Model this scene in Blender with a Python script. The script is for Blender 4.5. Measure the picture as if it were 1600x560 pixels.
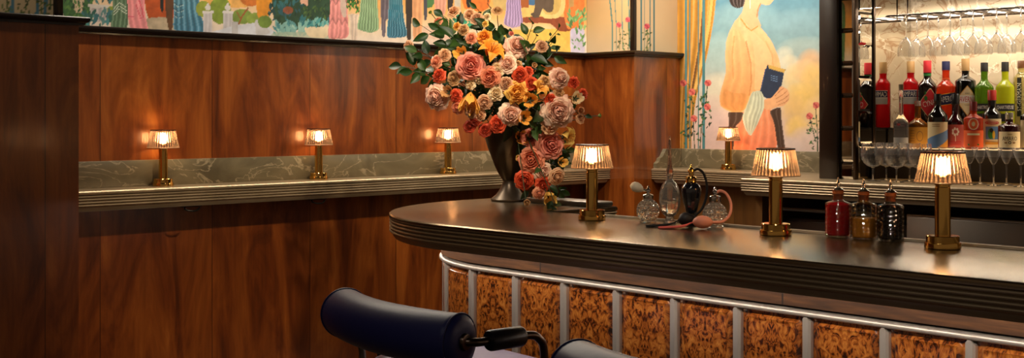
import bpy, math, random
import numpy as np
from mathutils import Vector, Matrix

for o in list(bpy.data.objects):
    bpy.data.objects.remove(o, do_unlink=True)
SC = bpy.context.scene
COL = SC.collection
PI = math.pi
rad = math.radians

# ------------------------------------------------------------------ camera
FPX, HORIZON, EYE = 1850.0, 184.0, 1.414
CA, SA = 0.72417, 0.68962            # the view looks along (-CA, SA)
cam_d = bpy.data.cameras.new('camera')
cam = bpy.data.objects.new('camera', cam_d)
COL.objects.link(cam)
cam.location = (0, 0, EYE)
cam.rotation_euler = (PI / 2, 0, math.atan2(CA, SA))
cam_d.sensor_width = 36.0
cam_d.lens = 36.0 * FPX / 1600.0
cam_d.shift_y = -(280.0 - HORIZON) / 1600.0
cam_d.clip_start = 0.02
SC.camera = cam

# ------------------------------------------------------------------ world, view
SC.view_settings.view_transform = 'Standard'
SC.view_settings.look = 'None'
SC.view_settings.gamma = 1.0
SC.view_settings.exposure = 0.0
SC.view_settings.use_curve_mapping = False
SC.cycles.use_denoising = True
SC.cycles.max_bounces = 14
SC.cycles.transparent_max_bounces = 24
SC.cycles.transmission_bounces = 12
SC.cycles.glossy_bounces = 6
SC.cycles.diffuse_bounces = 3
SC.cycles.sample_clamp_indirect = 4.0
SC.cycles.caustics_refractive = False
W = bpy.data.worlds.new('room_ambient')
SC.world = W
W.use_nodes = True
W.node_tree.nodes['Background'].inputs[0].default_value = (1.0, 0.72, 0.48, 1)
W.node_tree.nodes['Background'].inputs[1].default_value = 0.12

# ------------------------------------------------------------------ lights of the room
WARM = (1.0, 0.78, 0.52)
SOFT = (1.0, 0.86, 0.68)
COOL = (1.0, 0.92, 0.86)


def aim(o, tgt):
    d = Vector(tgt) - o.location
    o.rotation_euler = d.to_track_quat('-Z', 'Y').to_euler()


def area(name, loc, tgt, sx, sy, power, col, spread=180):
    l = bpy.data.lights.new(name, 'AREA')
    l.shape = 'RECTANGLE'
    l.size, l.size_y, l.energy, l.color = sx, sy, power, col
    l.spread = rad(spread)
    o = bpy.data.objects.new(name, l)
    COL.objects.link(o)
    o.location = loc
    aim(o, tgt)
    return o


def spot(name, loc, tgt, power, col, cone, blend=0.6, size=0.05):
    l = bpy.data.lights.new(name, 'SPOT')
    l.energy, l.color, l.spot_size, l.spot_blend, l.shadow_soft_size = power, col, rad(cone), blend, size
    o = bpy.data.objects.new(name, l)
    COL.objects.link(o)
    o.location = loc
    aim(o, tgt)
    return o


# wall washers above the murals
w1 = area('wall_washer_alcove', (-4.62, 3.75, 2.60), (-5.03, 3.75, 1.95), 0.06, 3.1, 54, SOFT)
w1.rotation_euler = (0, rad(-32), 0)
w2 = area('wall_washer_back', (-3.95, 5.15, 2.75), (-3.95, 5.85, 1.75), 1.2, 0.06, 21, (1.0, 0.90, 0.78))
area('wall_washer_pilaster', (-4.1, 1.4, 2.7), (-4.66, 1.5, 1.95), 0.8, 0.06, 3.0, SOFT)
area('wall_washer_column', (-4.2, 4.6, 2.7), (-4.75, 5.42, 1.95), 0.5, 0.06, 4.0, WARM)
# ceiling downlights of the room: on the bar front and stools, the flowers, the counter; spots on the panelled wall are added fill
for i_, (x_, p_) in enumerate(((-2.6, 26), (-1.7, 26), (-0.8, 22))):
    spot('downlight_bar', (x_, -0.2, 2.9), (x_ - 0.1, 2.67, 0.5), p_, COOL, 32, 1.0)
spot('downlight_flowers', (-2.2, 1.6, 2.9), (-3.5, 3.3, 1.5), 150, SOFT, 30, 0.7)
spot('downlight_counter', (-1.6, 2.4, 2.95), (-2.5, 2.95, 1.07), 16, WARM, 60, 0.9)
spot('wall_fill_spot', (-1.9, 2.6, 2.9), (-5.04, 3.1, 0.45), 200, WARM, 42, 1.0)
spot('wall_fill_spot', (-2.0, 3.9, 2.9), (-5.04, 4.3, 1.35), 120, WARM, 46, 1.0)
spot('downlight_column', (-2.6, 4.0, 2.9), (-4.7, 5.6, 1.3), 75, WARM, 40, 0.9)
spot('bitters_fill_spot', (-0.9, 1.6, 2.75), (-1.76, 3.06, 1.12), 34, SOFT, 15, 0.8)  # fill added from the camera side to brighten the bitters bottles
spot('atomizers_fill_spot', (-1.5, 1.6, 2.85), (-2.42, 3.08, 1.14), 34, SOFT, 16, 0.8)  # likewise an added fill, brightens the crystal atomizers
# inside the bottle recess
area('recess_top_strip', (-2.35, 5.60, 1.985), (-2.35, 5.66, 1.3), 1.35, 0.10, 19, SOFT)


# ------------------------------------------------------------------ measured rays: a picture point laid on a real plane
def ray(px, py):
    t, s = (px - 800.0) / FPX, (HORIZON - py) / FPX
    return Vector((SA * t - CA, CA * t + SA, s))


EYEV = Vector((0, 0, EYE))


def on_x(px, py, X):
    r = ray(px, py)
    return EYEV + r * (X / r.x)


def on_y(px, py, Y):
    r = ray(px, py)
    return EYEV + r * (Y / r.y)


def on_z(px, py, Z):
    r = ray(px, py)
    return EYEV + r * ((Z - EYE) / r.z)


def on_d(px, py, d):
    return EYEV + ray(px, py) * d


def face_camera(x, y):
    return math.atan2(-x, y)


# ------------------------------------------------------------------ materials
def lin(c):
    if isinstance(c, str):
        c = c.lstrip('#')
        c = tuple(int(c[i:i + 2], 16) / 255 for i in (0, 2, 4))
    return tuple(((v / 12.92) if v <= 0.04045 else ((v + 0.055) / 1.055) ** 2.4) for v in c[:3])


MATS = {}


def new_mat(name):
    m = bpy.data.materials.new(name)
    m.use_nodes = True
    return m, m.node_tree.nodes, m.node_tree.links, m.node_tree.nodes['Principled BSDF']


def mat(name, col='#808080', rough=0.5, metal=0.0, trans=0.0, ior=1.45, coat=0.0, emit=None, es=0.0, spec=0.5, bump=0.0, bscale=60.0, var=0.0, vscale=8.0, sheen=0.0):
    if name in MATS:
        return MATS[name]
    m, N, L, P = new_mat(name)
    c = lin(col)
    P.inputs['Base Color'].default_value = (*c, 1)
    P.inputs['Roughness'].default_value = rough
    P.inputs['Metallic'].default_value = metal
    P.inputs['Transmission Weight'].default_value = trans
    P.inputs['IOR'].default_value = ior
    P.inputs['Coat Weight'].default_value = coat
    P.inputs['Coat Roughness'].default_value = 0.08
    P.inputs['Specular IOR Level'].default_value = spec
    P.inputs['Sheen Weight'].default_value = sheen
    if emit:
        P.inputs['Emission Color'].default_value = (*lin(emit), 1)
        P.inputs['Emission Strength'].default_value = es
    if bump or var:
        tc = N.new('ShaderNodeTexCoord')
        nz = N.new('ShaderNodeTexNoise')
        nz.inputs['Scale'].default_value = bscale if bump else vscale
        nz.inputs['Detail'].default_value = 4
        L.new(tc.outputs['Object'], nz.inputs['Vector'])
        if bump:
            b = N.new('ShaderNodeBump')
            b.inputs['Strength'].default_value = bump
            b.inputs['Distance'].default_value = 0.004
            L.new(nz.outputs['Fac'], b.inputs['Height'])
            L.new(b.outputs['Normal'], P.inputs['Normal'])
        if var:
            nv = N.new('ShaderNodeTexNoise')
            nv.inputs['Scale'].default_value = vscale
            nv.inputs['Detail'].default_value = 5
            L.new(tc.outputs['Object'], nv.inputs['Vector'])
            r = N.new('ShaderNodeValToRGB')
            r.color_ramp.elements[0].position = 0.3
            r.color_ramp.elements[1].position = 0.7
            r.color_ramp.elements[0].color = (*[v * (1 - var) for v in c], 1)
            r.color_ramp.elements[1].color = (*[min(1, v * (1 + var)) for v in c], 1)
            L.new(nv.outputs['Fac'], r.inputs[0])
            L.new(r.outputs[0], P.inputs['Base Color'])
    MATS[name] = m
    return m


def ramp(N, stops):
    r = N.new('ShaderNodeValToRGB')
    e = r.color_ramp.elements
    while len(e) < len(stops):
        e.new(0.5)
    for el, (p, c) in zip(e, stops):
        el.position = p
        el.color = (*lin(c), 1)
    return r


def math_node(N, L, op, a, b=None):
    n = N.new('ShaderNodeMath')
    n.operation = op
    for i, v in enumerate((a, b)):
        if v is None:
            continue
        if hasattr(v, 'links'):
            L.new(v, n.inputs[i])
        else:
            n.inputs[i].default_value = v
    return n.outputs[0]


def wood_mat(name, stops, sheet=0.55, across=6.0, along=0.5, rough=0.3, coat=0.6, seams=True, flame=1.4, coat_rough=0.12, fine=0.14):
    """A varnished veneer: grain runs up, each sheet along the wall has its own figure."""
    m, N, L, P = new_mat(name)
    tc = N.new('ShaderNodeTexCoord')
    sp = N.new('ShaderNodeSeparateXYZ')
    L.new(tc.outputs['Object'], sp.inputs[0])
    xy = math_node(N, L, 'ADD', sp.outputs[0], sp.outputs[1])
    sheet_i = math_node(N, L, 'FLOOR', math_node(N, L, 'DIVIDE', xy, sheet))
    cb = N.new('ShaderNodeCombineXYZ')
    L.new(math_node(N, L, 'MULTIPLY', xy, across), cb.inputs[0])
    L.new(math_node(N, L, 'MULTIPLY', sheet_i, 7.31), cb.inputs[1])
    L.new(math_node(N, L, 'MULTIPLY', sp.outputs[2], along * 3), cb.inputs[2])
    n1 = N.new('ShaderNodeTexNoise')
    n1.inputs['Scale'].default_value = 1.0
    n1.inputs['Detail'].default_value = 6
    n1.inputs['Roughness'].default_value = 0.6
    n1.inputs['Distortion'].default_value = flame
    L.new(cb.outputs[0], n1.inputs['Vector'])
    cb2 = N.new('ShaderNodeCombineXYZ')
    L.new(math_node(N, L, 'MULTIPLY', xy, across * 14), cb2.inputs[0])
    L.new(math_node(N, L, 'MULTIPLY', sheet_i, 3.7), cb2.inputs[1])
    L.new(math_node(N, L, 'MULTIPLY', sp.outputs[2], along * 8), cb2.inputs[2])
    n2 = N.new('ShaderNodeTexNoise')
    n2.inputs['Scale'].default_value = 1.0
    n2.inputs['Detail'].default_value = 3
    L.new(cb2.outputs[0], n2.inputs['Vector'])
    mix = math_node(N, L, 'ADD', math_node(N, L, 'MULTIPLY', n1.outputs['Fac'], 1 - fine), math_node(N, L, 'MULTIPLY', n2.outputs['Fac'], fine))
    r = ramp(N, stops)
    L.new(mix, r.inputs[0])
    out = r.outputs[0]
    if seams:
        fr = math_node(N, L, 'FRACT', math_node(N, L, 'DIVIDE', xy, sheet))
        ln = math_node(N, L, 'GREATER_THAN', fr, 0.994)
        mx = N.new('ShaderNodeMix')
        mx.data_type = 'RGBA'
        L.new(ln, mx.inputs[0])
        L.new(out, mx.inputs[6])
        mx.inputs[7].default_value = (*lin(stops[0][1]), 1)
        out = mx.outputs[2]
    L.new(out, P.inputs['Base Color'])
    P.inputs['Roughness'].default_value = rough
    P.inputs['Coat Weight'].default_value = coat
    P.inputs['Coat Roughness'].default_value = coat_rough
    b = N.new('ShaderNodeBump')
    b.inputs['Strength'].default_value = 0.05
    b.inputs['Distance'].default_value = 0.002
    L.new(n2.outputs['Fac'], b.inputs['Height'])
    L.new(b.outputs['Normal'], P.inputs['Normal'])
    MATS[name] = m
    return m


M_WALL = wood_mat('mahogany_veneer', [(0.26, '#3a190a'), (0.42, '#6e330f'), (0.57, '#8f4b19'), (0.74, '#b0672a')])
M_TRIM = mat('dark_moulding', '#140a06', 0.35, coat=0.3)
M_FRIEZE = wood_mat('walnut_band', [(0.3, '#20130a'), (0.5, '#55351a'), (0.72, '#80562c')], sheet=0.9, across=0.6, along=10, rough=0.55, coat=0.0, seams=True, flame=0.3, fine=0.55)
M_DARK = mat('dark_cabinet', '#150e0a', 0.5)


def marble_mat(name, base, mid, vein, scale=2.2, rough=0.25, stretch=(1, 1, 1), veinw=0.03, vein2=None):
    m, N, L, P = new_mat(name)
    tc = N.new('ShaderNodeTexCoord')
    mp = N.new('ShaderNodeMapping')
    mp.inputs['Scale'].default_value = stretch
    mp.inputs['Rotation'].default_value = (0.5, 0.35, 0.4)
    L.new(tc.outputs['Object'], mp.inputs[0])
    n = N.new('ShaderNodeTexNoise')
    n.inputs['Scale'].default_value = scale
    n.inputs['Detail'].default_value = 8
    n.inputs['Distortion'].default_value = 0.8
    L.new(mp.outputs[0], n.inputs['Vector'])
    r = ramp(N, [(0.3, base), (0.52, mid), (0.75, base)])
    L.new(n.outputs['Fac'], r.inputs[0])
    n2 = N.new('ShaderNodeTexNoise')
    n2.inputs['Scale'].default_value = scale * 1.4
    n2.inputs['Detail'].default_value = 5
    n2.inputs['Distortion'].default_value = 1.6
    L.new(mp.outputs[0], n2.inputs['Vector'])
    v = math_node(N, L, 'ABSOLUTE', math_node(N, L, 'SUBTRACT', n2.outputs['Fac'], 0.5))
    f = N.new('ShaderNodeMapRange')
    f.inputs['From Min'].default_value = 0.0
    f.inputs['From Max'].default_value = veinw
    f.inputs['To Min'].default_value = 0.75
    f.inputs['To Max'].default_value = 0.0
    L.new(v, f.inputs['Value'])
    mx = N.new('ShaderNodeMix')
    mx.data_type = 'RGBA'
    L.new(f.outputs[0], mx.inputs[0])
    L.new(r.outputs[0], mx.inputs[6])
    mx.inputs[7].default_value = (*lin(vein), 1)
    out = mx.outputs[2]
    if vein2:
        n3 = N.new('ShaderNodeTexNoise')
        n3.inputs['Scale'].default_value = scale * 0.8
        n3.inputs['Detail'].default_value = 6
        n3.inputs['Distortion'].default_value = 2.2
        mp3 = N.new('ShaderNodeMapping')
        mp3.inputs['Location'].default_value = (4, 7, 2)
        L.new(mp.outputs[0], mp3.inputs[0])
        L.new(mp3.outputs[0], n3.inputs['Vector'])
        v3 = math_node(N, L, 'ABSOLUTE', math_node(N, L, 'SUBTRACT', n3.outputs['Fac'], 0.5))
        f3 = N.new('ShaderNodeMapRange')
        f3.inputs['From Max'].default_value = veinw * 0.6
        f3.inputs['To Min'].default_value = 0.9
        f3.inputs['To Max'].default_value = 0.0
        L.new(v3, f3.inputs['Value'])
        m3 = N.new('ShaderNodeMix')
        m3.data_type = 'RGBA'
        L.new(f3.outputs[0], m3.inputs[0])
        L.new(out, m3.inputs[6])
        m3.inputs[7].default_value = (*lin(vein2), 1)
        out = m3.outputs[2]
    L.new(out, P.inputs['Base Color'])
    P.inputs['Roughness'].default_value = rough
    MATS[name] = m
    return m


M_MARBLE = marble_mat('grey_green_marble', '#544c3a', '#6f654e', '#a3957a', 3.0, 0.28, (1, 1, 1.8), 0.02)
M_STONE = marble_mat('brown_marble_tile', '#a8967c', '#cdbb9e', '#8a5a2c', 2.2, 0.3, (1, 1, 1.3), 0.016, '#efe2cc')


def burl_mat():
    m, N, L, P = new_mat('burl_veneer')
    uv = N.new('ShaderNodeTexCoord')
    n0 = N.new('ShaderNodeTexNoise')
    n0.inputs['Scale'].default_value = 14
    n0.inputs['Detail'].default_value = 3
    L.new(uv.outputs['UV'], n0.inputs['Vector'])
    mp = N.new('ShaderNodeMapping')
    mp.inputs['Scale'].default_value = (1.0, 0.6, 1.0)
    L.new(uv.outputs['UV'], mp.inputs[0])
    n = N.new('ShaderNodeTexNoise')
    n.inputs['Scale'].default_value = 46
    n.inputs['Detail'].default_value = 5
    n.inputs['Roughness'].default_value = 0.62
    n.inputs['Distortion'].default_value = 2.4
    L.new(mp.outputs[0], n.inputs['Vector'])
    v = N.new('ShaderNodeTexVoronoi')
    v.inputs['Scale'].default_value = 75
    L.new(mp.outputs[0], v.inputs['Vector'])
    s = math_node(N, L, 'ADD', math_node(N, L, 'MULTIPLY', n.outputs['Fac'], 0.72),
                  math_node(N, L, 'ADD', math_node(N, L, 'MULTIPLY', n0.outputs['Fac'], 0.22), math_node(N, L, 'MULTIPLY', v.outputs['Distance'], 0.16)))
    r = ramp(N, [(0.40, '#160702'), (0.48, '#4a1f09'), (0.555, '#a0581c'), (0.74, '#d08c40')])
    L.new(s, r.inputs[0])
    L.new(r.outputs[0], P.inputs['Base Color'])
    P.inputs['Roughness'].default_value = 0.35
    P.inputs['Coat Weight'].default_value = 0.7
    P.inputs['Coat Roughness'].default_value = 0.1
    MATS['burl'] = m
    return m


M_BURL = burl_mat()


def pewter_mat(name, c0, c1, rough=0.3, metal=1.0):
    m, N, L, P = new_mat(name)
    tc = N.new('ShaderNodeTexCoord')
    mp = N.new('ShaderNodeMapping')
    mp.inputs['Scale'].default_value = (0.8, 5, 5)
    L.new(tc.outputs['Object'], mp.inputs[0])
    n = N.new('ShaderNodeTexNoise')
    n.inputs['Scale'].default_value = 2.0
    n.inputs['Detail'].default_value = 6
    L.new(mp.outputs[0], n.inputs['Vector'])
    r = ramp(N, [(0.3, c0), (0.7, c1)])
    L.new(n.outputs['Fac'], r.inputs[0])
    L.new(r.outputs[0], P.inputs['Base Color'])
    rr = N.new('ShaderNodeMapRange')
    rr.inputs['To Min'].default_value = rough - 0.015
    rr.inputs['To Max'].default_value = rough + 0.015
    L.new(n.outputs['Fac'], rr.inputs['Value'])
    L.new(rr.outputs[0], P.inputs['Roughness'])
    P.inputs['Metallic'].default_value = metal
    MATS[name] = m
    return m


M_PEWTER = pewter_mat('aged_pewter', '#78674e', '#826f55', 0.24, 0.9)
M_NOSING = pewter_mat('reeded_pewter', '#8a7759', '#957f60', 0.36, 0.6)
M_PALE_PEWTER = pewter_mat('pale_pewter', '#9a886c', '#aa977a', 0.34, 0.6)
M_SILVER = mat('brushed_nickel', '#c6c2ba', 0.34, 0.55)
M_STEEL = mat('stainless_steel', '#77726c', 0.38, 1.0)
M_BRASS = mat('polished_brass', '#e6b662', 0.11, 1.0)
M_CHROME = mat('chrome', '#d2cfca', 0.08, 1.0)
M_BRONZE = mat('dark_bronze', '#4a3d33', 0.3, 1.0)
M_BLACKMETAL = mat('black_metal', '#15130f', 0.38, 0.6)
M_MIRROR = mat('mirror_glass', '#d8d4cc', 0.02, 1.0)
def thin_glass(name, tint='#f4efe6'):
    m, N, L, P = new_mat(name)
    tr = N.new('ShaderNodeBsdfTransparent')
    tr.inputs['Color'].default_value = (*lin(tint), 1)
    g = N.new('ShaderNodeBsdfGlossy')
    g.inputs['Roughness'].default_value = 0.03
    fz = N.new('ShaderNodeFresnel')
    fz.inputs['IOR'].default_value = 1.5
    mx = N.new('ShaderNodeMixShader')
    L.new(math_node(N, L, 'ADD', math_node(N, L, 'MULTIPLY', fz.outputs[0], 0.7), 0.025), mx.inputs[0])
    L.new(tr.outputs[0], mx.inputs[1])
    L.new(g.outputs[0], mx.inputs[2])
    L.new(mx.outputs[0], N['Material Output'].inputs[0])
    MATS[name] = m
    return m


M_THIN = thin_glass('thin_cut_glass')
M_GLASS = mat('clear_glass', '#ffffff', 0.0, 0.0, 0.95, 1.45)
M_NAVY = mat('navy_leather', '#1c1f4c', 0.42, 0.0, bump=0.10, bscale=40, spec=0.22)
M_LILAC = mat('lilac_leather', '#8d84b2', 0.36, bump=0.08, bscale=30)


def attr_mat(name, rough=0.6, trl=0.0, coat=0.0, var=0.0):
    m, N, L, P = new_mat(name)
    a = N.new('ShaderNodeAttribute')
    a.attribute_name = 'Col'
    L.new(a.outputs['Color'], P.inputs['Base Color'])
    P.inputs['Roughness'].default_value = rough
    P.inputs['Coat Weight'].default_value = coat
    if trl:
        t = N.new('ShaderNodeBsdfTranslucent')
        L.new(a.outputs['Color'], t.inputs['Color'])
        mx = N.new('ShaderNodeMixShader')
        mx.inputs[0].default_value = trl
        L.new(P.outputs[0], mx.inputs[1])
        L.new(t.outputs[0], mx.inputs[2])
        L.new(mx.outputs[0], N['Material Output'].inputs[0])
    MATS[name] = m
    return m


M_PAINT = attr_mat('mural_paint', 0.75)
M_PETAL = attr_mat('petal', 0.55, 0.25)
M_LEAF = attr_mat('leaf', 0.45, 0.15)


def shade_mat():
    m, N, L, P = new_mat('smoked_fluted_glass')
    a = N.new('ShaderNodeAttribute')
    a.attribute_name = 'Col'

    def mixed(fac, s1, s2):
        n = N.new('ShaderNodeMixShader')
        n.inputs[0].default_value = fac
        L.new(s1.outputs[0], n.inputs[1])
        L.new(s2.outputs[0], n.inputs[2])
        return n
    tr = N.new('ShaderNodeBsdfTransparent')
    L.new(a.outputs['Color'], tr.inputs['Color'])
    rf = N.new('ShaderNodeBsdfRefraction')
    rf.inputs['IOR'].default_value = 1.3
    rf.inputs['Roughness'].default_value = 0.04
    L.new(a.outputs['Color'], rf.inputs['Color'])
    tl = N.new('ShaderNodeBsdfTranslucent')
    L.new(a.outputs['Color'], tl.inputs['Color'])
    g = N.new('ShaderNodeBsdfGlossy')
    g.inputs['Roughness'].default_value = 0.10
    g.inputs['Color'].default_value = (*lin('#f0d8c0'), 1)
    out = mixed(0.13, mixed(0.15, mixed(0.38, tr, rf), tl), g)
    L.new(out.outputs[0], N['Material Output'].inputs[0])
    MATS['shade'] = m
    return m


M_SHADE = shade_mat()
M_BULB = mat('lit_bulb', '#ffffff', 0.5, emit='#ffd39a', es=70.0)


# ------------------------------------------------------------------ mesh collecting
class MB:
    def __init__(s):
        s.v, s.f, s.c, s.uv, s.mi = [], [], [], None, []
        s.cur, s.m = (1, 1, 1), 0

    def add(s, verts, faces, M=None):
        b = len(s.v)
        for p in verts:
            p = Vector(p)
            s.v.append(M @ p if M is not None else p)
            s.c.append(s.cur)
        for f in faces:
            s.f.append(tuple(i + b for i in f))
            s.mi.append(s.m)
        return b

    def box(s, x0, x1, y0, y1, z0, z1, M=None, bev=0.0):
        if bev <= 0:
            v = [(x, y, z) for z in (z0, z1) for y in (y0, y1) for x in (x0, x1)]
            f = [(0, 2, 3, 1), (4, 5, 7, 6), (0, 1, 5, 4), (2, 6, 7, 3), (0, 4, 6, 2), (1, 3, 7, 5)]
            return s.add(v, f, M)
        import bmesh
        bm = bmesh.new()
        bmesh.ops.create_cube(bm, size=1.0)
        for v in bm.verts:
            v.co = Vector(((x0 + x1) / 2 + v.co.x * (x1 - x0), (y0 + y1) / 2 + v.co.y * (y1 - y0), (z0 + z1) / 2 + v.co.z * (z1 - z0)))
        bmesh.ops.bevel(bm, geom=bm.edges[:], offset=bev, segments=2, affect='EDGES', profile=0.5)
        bm.verts.ensure_lookup_table()
        vs = [v.co.copy() for v in bm.verts]
        fs = [[v.index for v in f.verts] for f in bm.faces]
        bm.free()
        return s.add(vs, fs, M)

    def lathe(s, prof, seg=32, M=None, rf=None, cap0=True, cap1=True):
        vs, fs = [], []
        n = len(prof)
        for i, (r, z) in enumerate(prof):
            for k in range(seg):
                a = 2 * PI * k / seg
                rr = rf(a, r, z, k) if rf else r
                vs.append((rr * math.cos(a), rr * math.sin(a), z))
        for i in range(n - 1):
            for k in range(seg):
                k2 = (k + 1) % seg
                fs.append((i * seg + k, i * seg + k2, (i + 1) * seg + k2, (i + 1) * seg + k))
        if cap0:
            fs.append(tuple(range(seg - 1, -1, -1)))
        if cap1:
            fs.append(tuple((n - 1) * seg + k for k in range(seg)))
        return s.add(vs, fs, M)

    def tube(s, pts, r, seg=8, caps=True, M=None, flat=1.0):
        pts = [Vector(p) for p in pts]
        n = len(pts)
        rs = r if isinstance(r, (list, tuple)) else [r] * n
        T = []
        for i in range(n):
            d = pts[min(i + 1, n - 1)] - pts[max(i - 1, 0)]
            T.append(d.normalized() if d.length > 1e-9 else Vector((0, 0, 1)))
        up = Vector((0, 0, 1)) if abs(T[0].z) < 0.9 else Vector((1, 0, 0))
        nrm = (up - T[0] * up.dot(T[0])).normalized()
        vs, fs = [], []
        for i in range(n):
            nrm = (nrm - T[i] * nrm.dot(T[i])).normalized()
            b = T[i].cross(nrm)
            for k in range(seg):
                a = 2 * PI * k / seg
                vs.append(pts[i] + (nrm * math.cos(a) * flat + b * math.sin(a)) * rs[i])
        for i in range(n - 1):
            for k in range(seg):
                k2 = (k + 1) % seg
                fs.append((i * seg + k, i * seg + k2, (i + 1) * seg + k2, (i + 1) * seg + k))
        if caps:
            fs.append(tuple(range(seg - 1, -1, -1)))
            fs.append(tuple((n - 1) * seg + k for k in range(seg)))
        return s.add(vs, fs, M)

    def ball(s, c, rx, ry=None, rz=None, seg=16, rings=10, M=None):
        ry, rz = ry or rx, rz or rx
        vs, fs = [(c[0], c[1], c[2] - rz)], []
        for i in range(1, rings):
            p = -PI / 2 + PI * i / rings
            for k in range(seg):
                a = 2 * PI * k / seg
                vs.append((c[0] + rx * math.cos(p) * math.cos(a), c[1] + ry * math.cos(p) * math.sin(a), c[2] + rz * math.sin(p)))
        vs.append((c[0], c[1], c[2] + rz))
        last = len(vs) - 1
        for k in range(seg):
            k2 = (k + 1) % seg
            fs.append((0, 1 + k2, 1 + k))
            for i in range(rings - 2):
                a, b = 1 + i * seg, 1 + (i + 1) * seg
                fs.append((a + k, a + k2, b + k2, b + k))
            b = 1 + (rings - 2) * seg
            fs.append((b + k, b + k2, last))
        return s.add(vs, fs, M)

    def sweep(s, rings, cap_top=True, cap_bot=True):
        """closed loops of equal length, joined in order"""
        n = len(rings[0])
        vs = [p for r in rings for p in r]
        fs = []
        for i in range(len(rings) - 1):
            for k in range(n):
                k2 = (k + 1) % n
                fs.append((i * n + k, i * n + k2, (i + 1) * n + k2, (i + 1) * n + k))
        if cap_bot:
            fs.append(tuple(range(n - 1, -1, -1)))
        if cap_top:
            fs.append(tuple((len(rings) - 1) * n + k for k in range(n)))
        return s.add(vs, fs)

    def grid(s, fn, nu, nv, M=None, flip=False):
        vs = [fn(i / nu, j / nv) for j in range(nv + 1) for i in range(nu + 1)]
        w = nu + 1
        fs = []
        for j in range(nv):
            for i in range(nu):
                q = (j * w + i, j * w + i + 1, (j + 1) * w + i + 1, (j + 1) * w + i)
                fs.append(q[::-1] if flip else q)
        return s.add(vs, fs, M)

    def mesh(s, name, mats, smooth=35, colors=False):
        me = bpy.data.meshes.new(name)
        me.from_pydata([tuple(p) for p in s.v], [], s.f)
        for m in (mats if isinstance(mats, (list, tuple)) else [mats]):
            me.materials.append(m)
        if max(s.mi or [0]) > 0:
            me.polygons.foreach_set('material_index', s.mi)
        if colors:
            a = me.attributes.new('Col', 'FLOAT_COLOR', 'POINT')
            buf = np.ones((len(s.v), 4), dtype=np.float32)
            buf[:, :3] = np.array(s.c, dtype=np.float32)
            a.data.foreach_set('color', buf.ravel())
        if smooth:
            me.shade_smooth()
            me.set_sharp_from_angle(angle=rad(smooth))
        me.update()
        return me

    def build(s, name, mats, parent=None, smooth=35, colors=False):
        o = bpy.data.objects.new(name, s.mesh(name, mats, smooth, colors))
        COL.objects.link(o)
        if parent is not None:
            o.parent = parent
        return o


def link_mesh(name, me, parent=None):
    o = bpy.data.objects.new(name, me)
    COL.objects.link(o)
    if parent is not None:
        o.parent = parent
    return o


def tag(o, label=None, cat=None, group=None, kind=None):
    if label:
        o['label'] = label
    if cat:
        o['category'] = cat
    if group:
        o['group'] = group
    if kind:
        o['kind'] = kind
    return o


def thing(name, label, cat, loc=(0, 0, 0), rz=0.0, group=None):
    o = bpy.data.objects.new(name, None)
    COL.objects.link(o)
    o.empty_display_size = 0.02
    o.location = loc
    o.rotation_euler = (0, 0, rz)
    return tag(o, label, cat, group)


def struct(name, mb, m, smooth=35):
    o = mb.build(name, m, None, smooth)
    o['kind'] = 'structure'
    return o


def copy_tree(o, parent=None):
    c = o.copy()
    COL.objects.link(c)
    if parent is not None:
        c.parent = parent
    for ch in list(o.children):
        copy_tree(ch, c)
    return c


def bez(p0, p1, p2, p3, n=12):
    p0, p1, p2, p3 = map(Vector, (p0, p1, p2, p3))
    out = []
    for i in range(n + 1):
        t = i / n
        out.append(p0 * (1 - t) ** 3 + p1 * 3 * t * (1 - t) ** 2 + p2 * 3 * t * t * (1 - t) + p3 * t ** 3)
    return out


def catmull(pts, n=6):
    pts = [Vector(p) for p in pts]
    P = [pts[0] * 2 - pts[1]] + pts + [pts[-1] * 2 - pts[-2]]
    out = []
    for i in range(1, len(P) - 2):
        a, b, c, d = P[i - 1:i + 3]
        for k in range(n):
            t = k / n
            out.append(0.5 * ((2 * b) + (c - a) * t + (2 * a - 5 * b + 4 * c - d) * t * t + (3 * b - a - 3 * c + d) * t ** 3))
    out.append(pts[-1])
    return out


TXT = {}


def text_geo(s):
    """outline letters, cap height about 0.7, centred on x"""
    if s in TXT:
        return TXT[s]
    cu = bpy.data.curves.new('lettering', 'FONT')
    cu.body = s
    cu.align_x = 'CENTER'
    cu.resolution_u = 2
    ob = bpy.data.objects.new('lettering', cu)
    COL.objects.link(ob)
    dg = bpy.context.evaluated_depsgraph_get()
    me = bpy.data.meshes.new_from_object(ob.evaluated_get(dg))
    vs = [(v.co.x, v.co.y) for v in me.vertices]
    fs = [tuple(p.vertices) for p in me.polygons]
    bpy.data.objects.remove(ob, do_unlink=True)
    bpy.data.curves.remove(cu)
    bpy.data.meshes.remove(me)
    TXT[s] = (vs, fs)
    return TXT[s]

# ================================================================== the room
M_CREAM = mat('cream_plaster', '#cdb48c', 0.8)
M_FLOOR = wood_mat('floor_boards', [(0.3, '#1d100a'), (0.5, '#35200f'), (0.7, '#4a2f18')], sheet=0.14, across=6, along=1.0, rough=0.4, coat=0.2)
M_CEIL = mat('ceiling_paint', '#4a3a2c', 0.8)
WALLX, PILX, PILY, COLX, COLY, BACKY = -5.04, -4.63, 2.013, -4.632, 5.42, 5.864
TR0, TR1 = 1.782, 1.816

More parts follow.
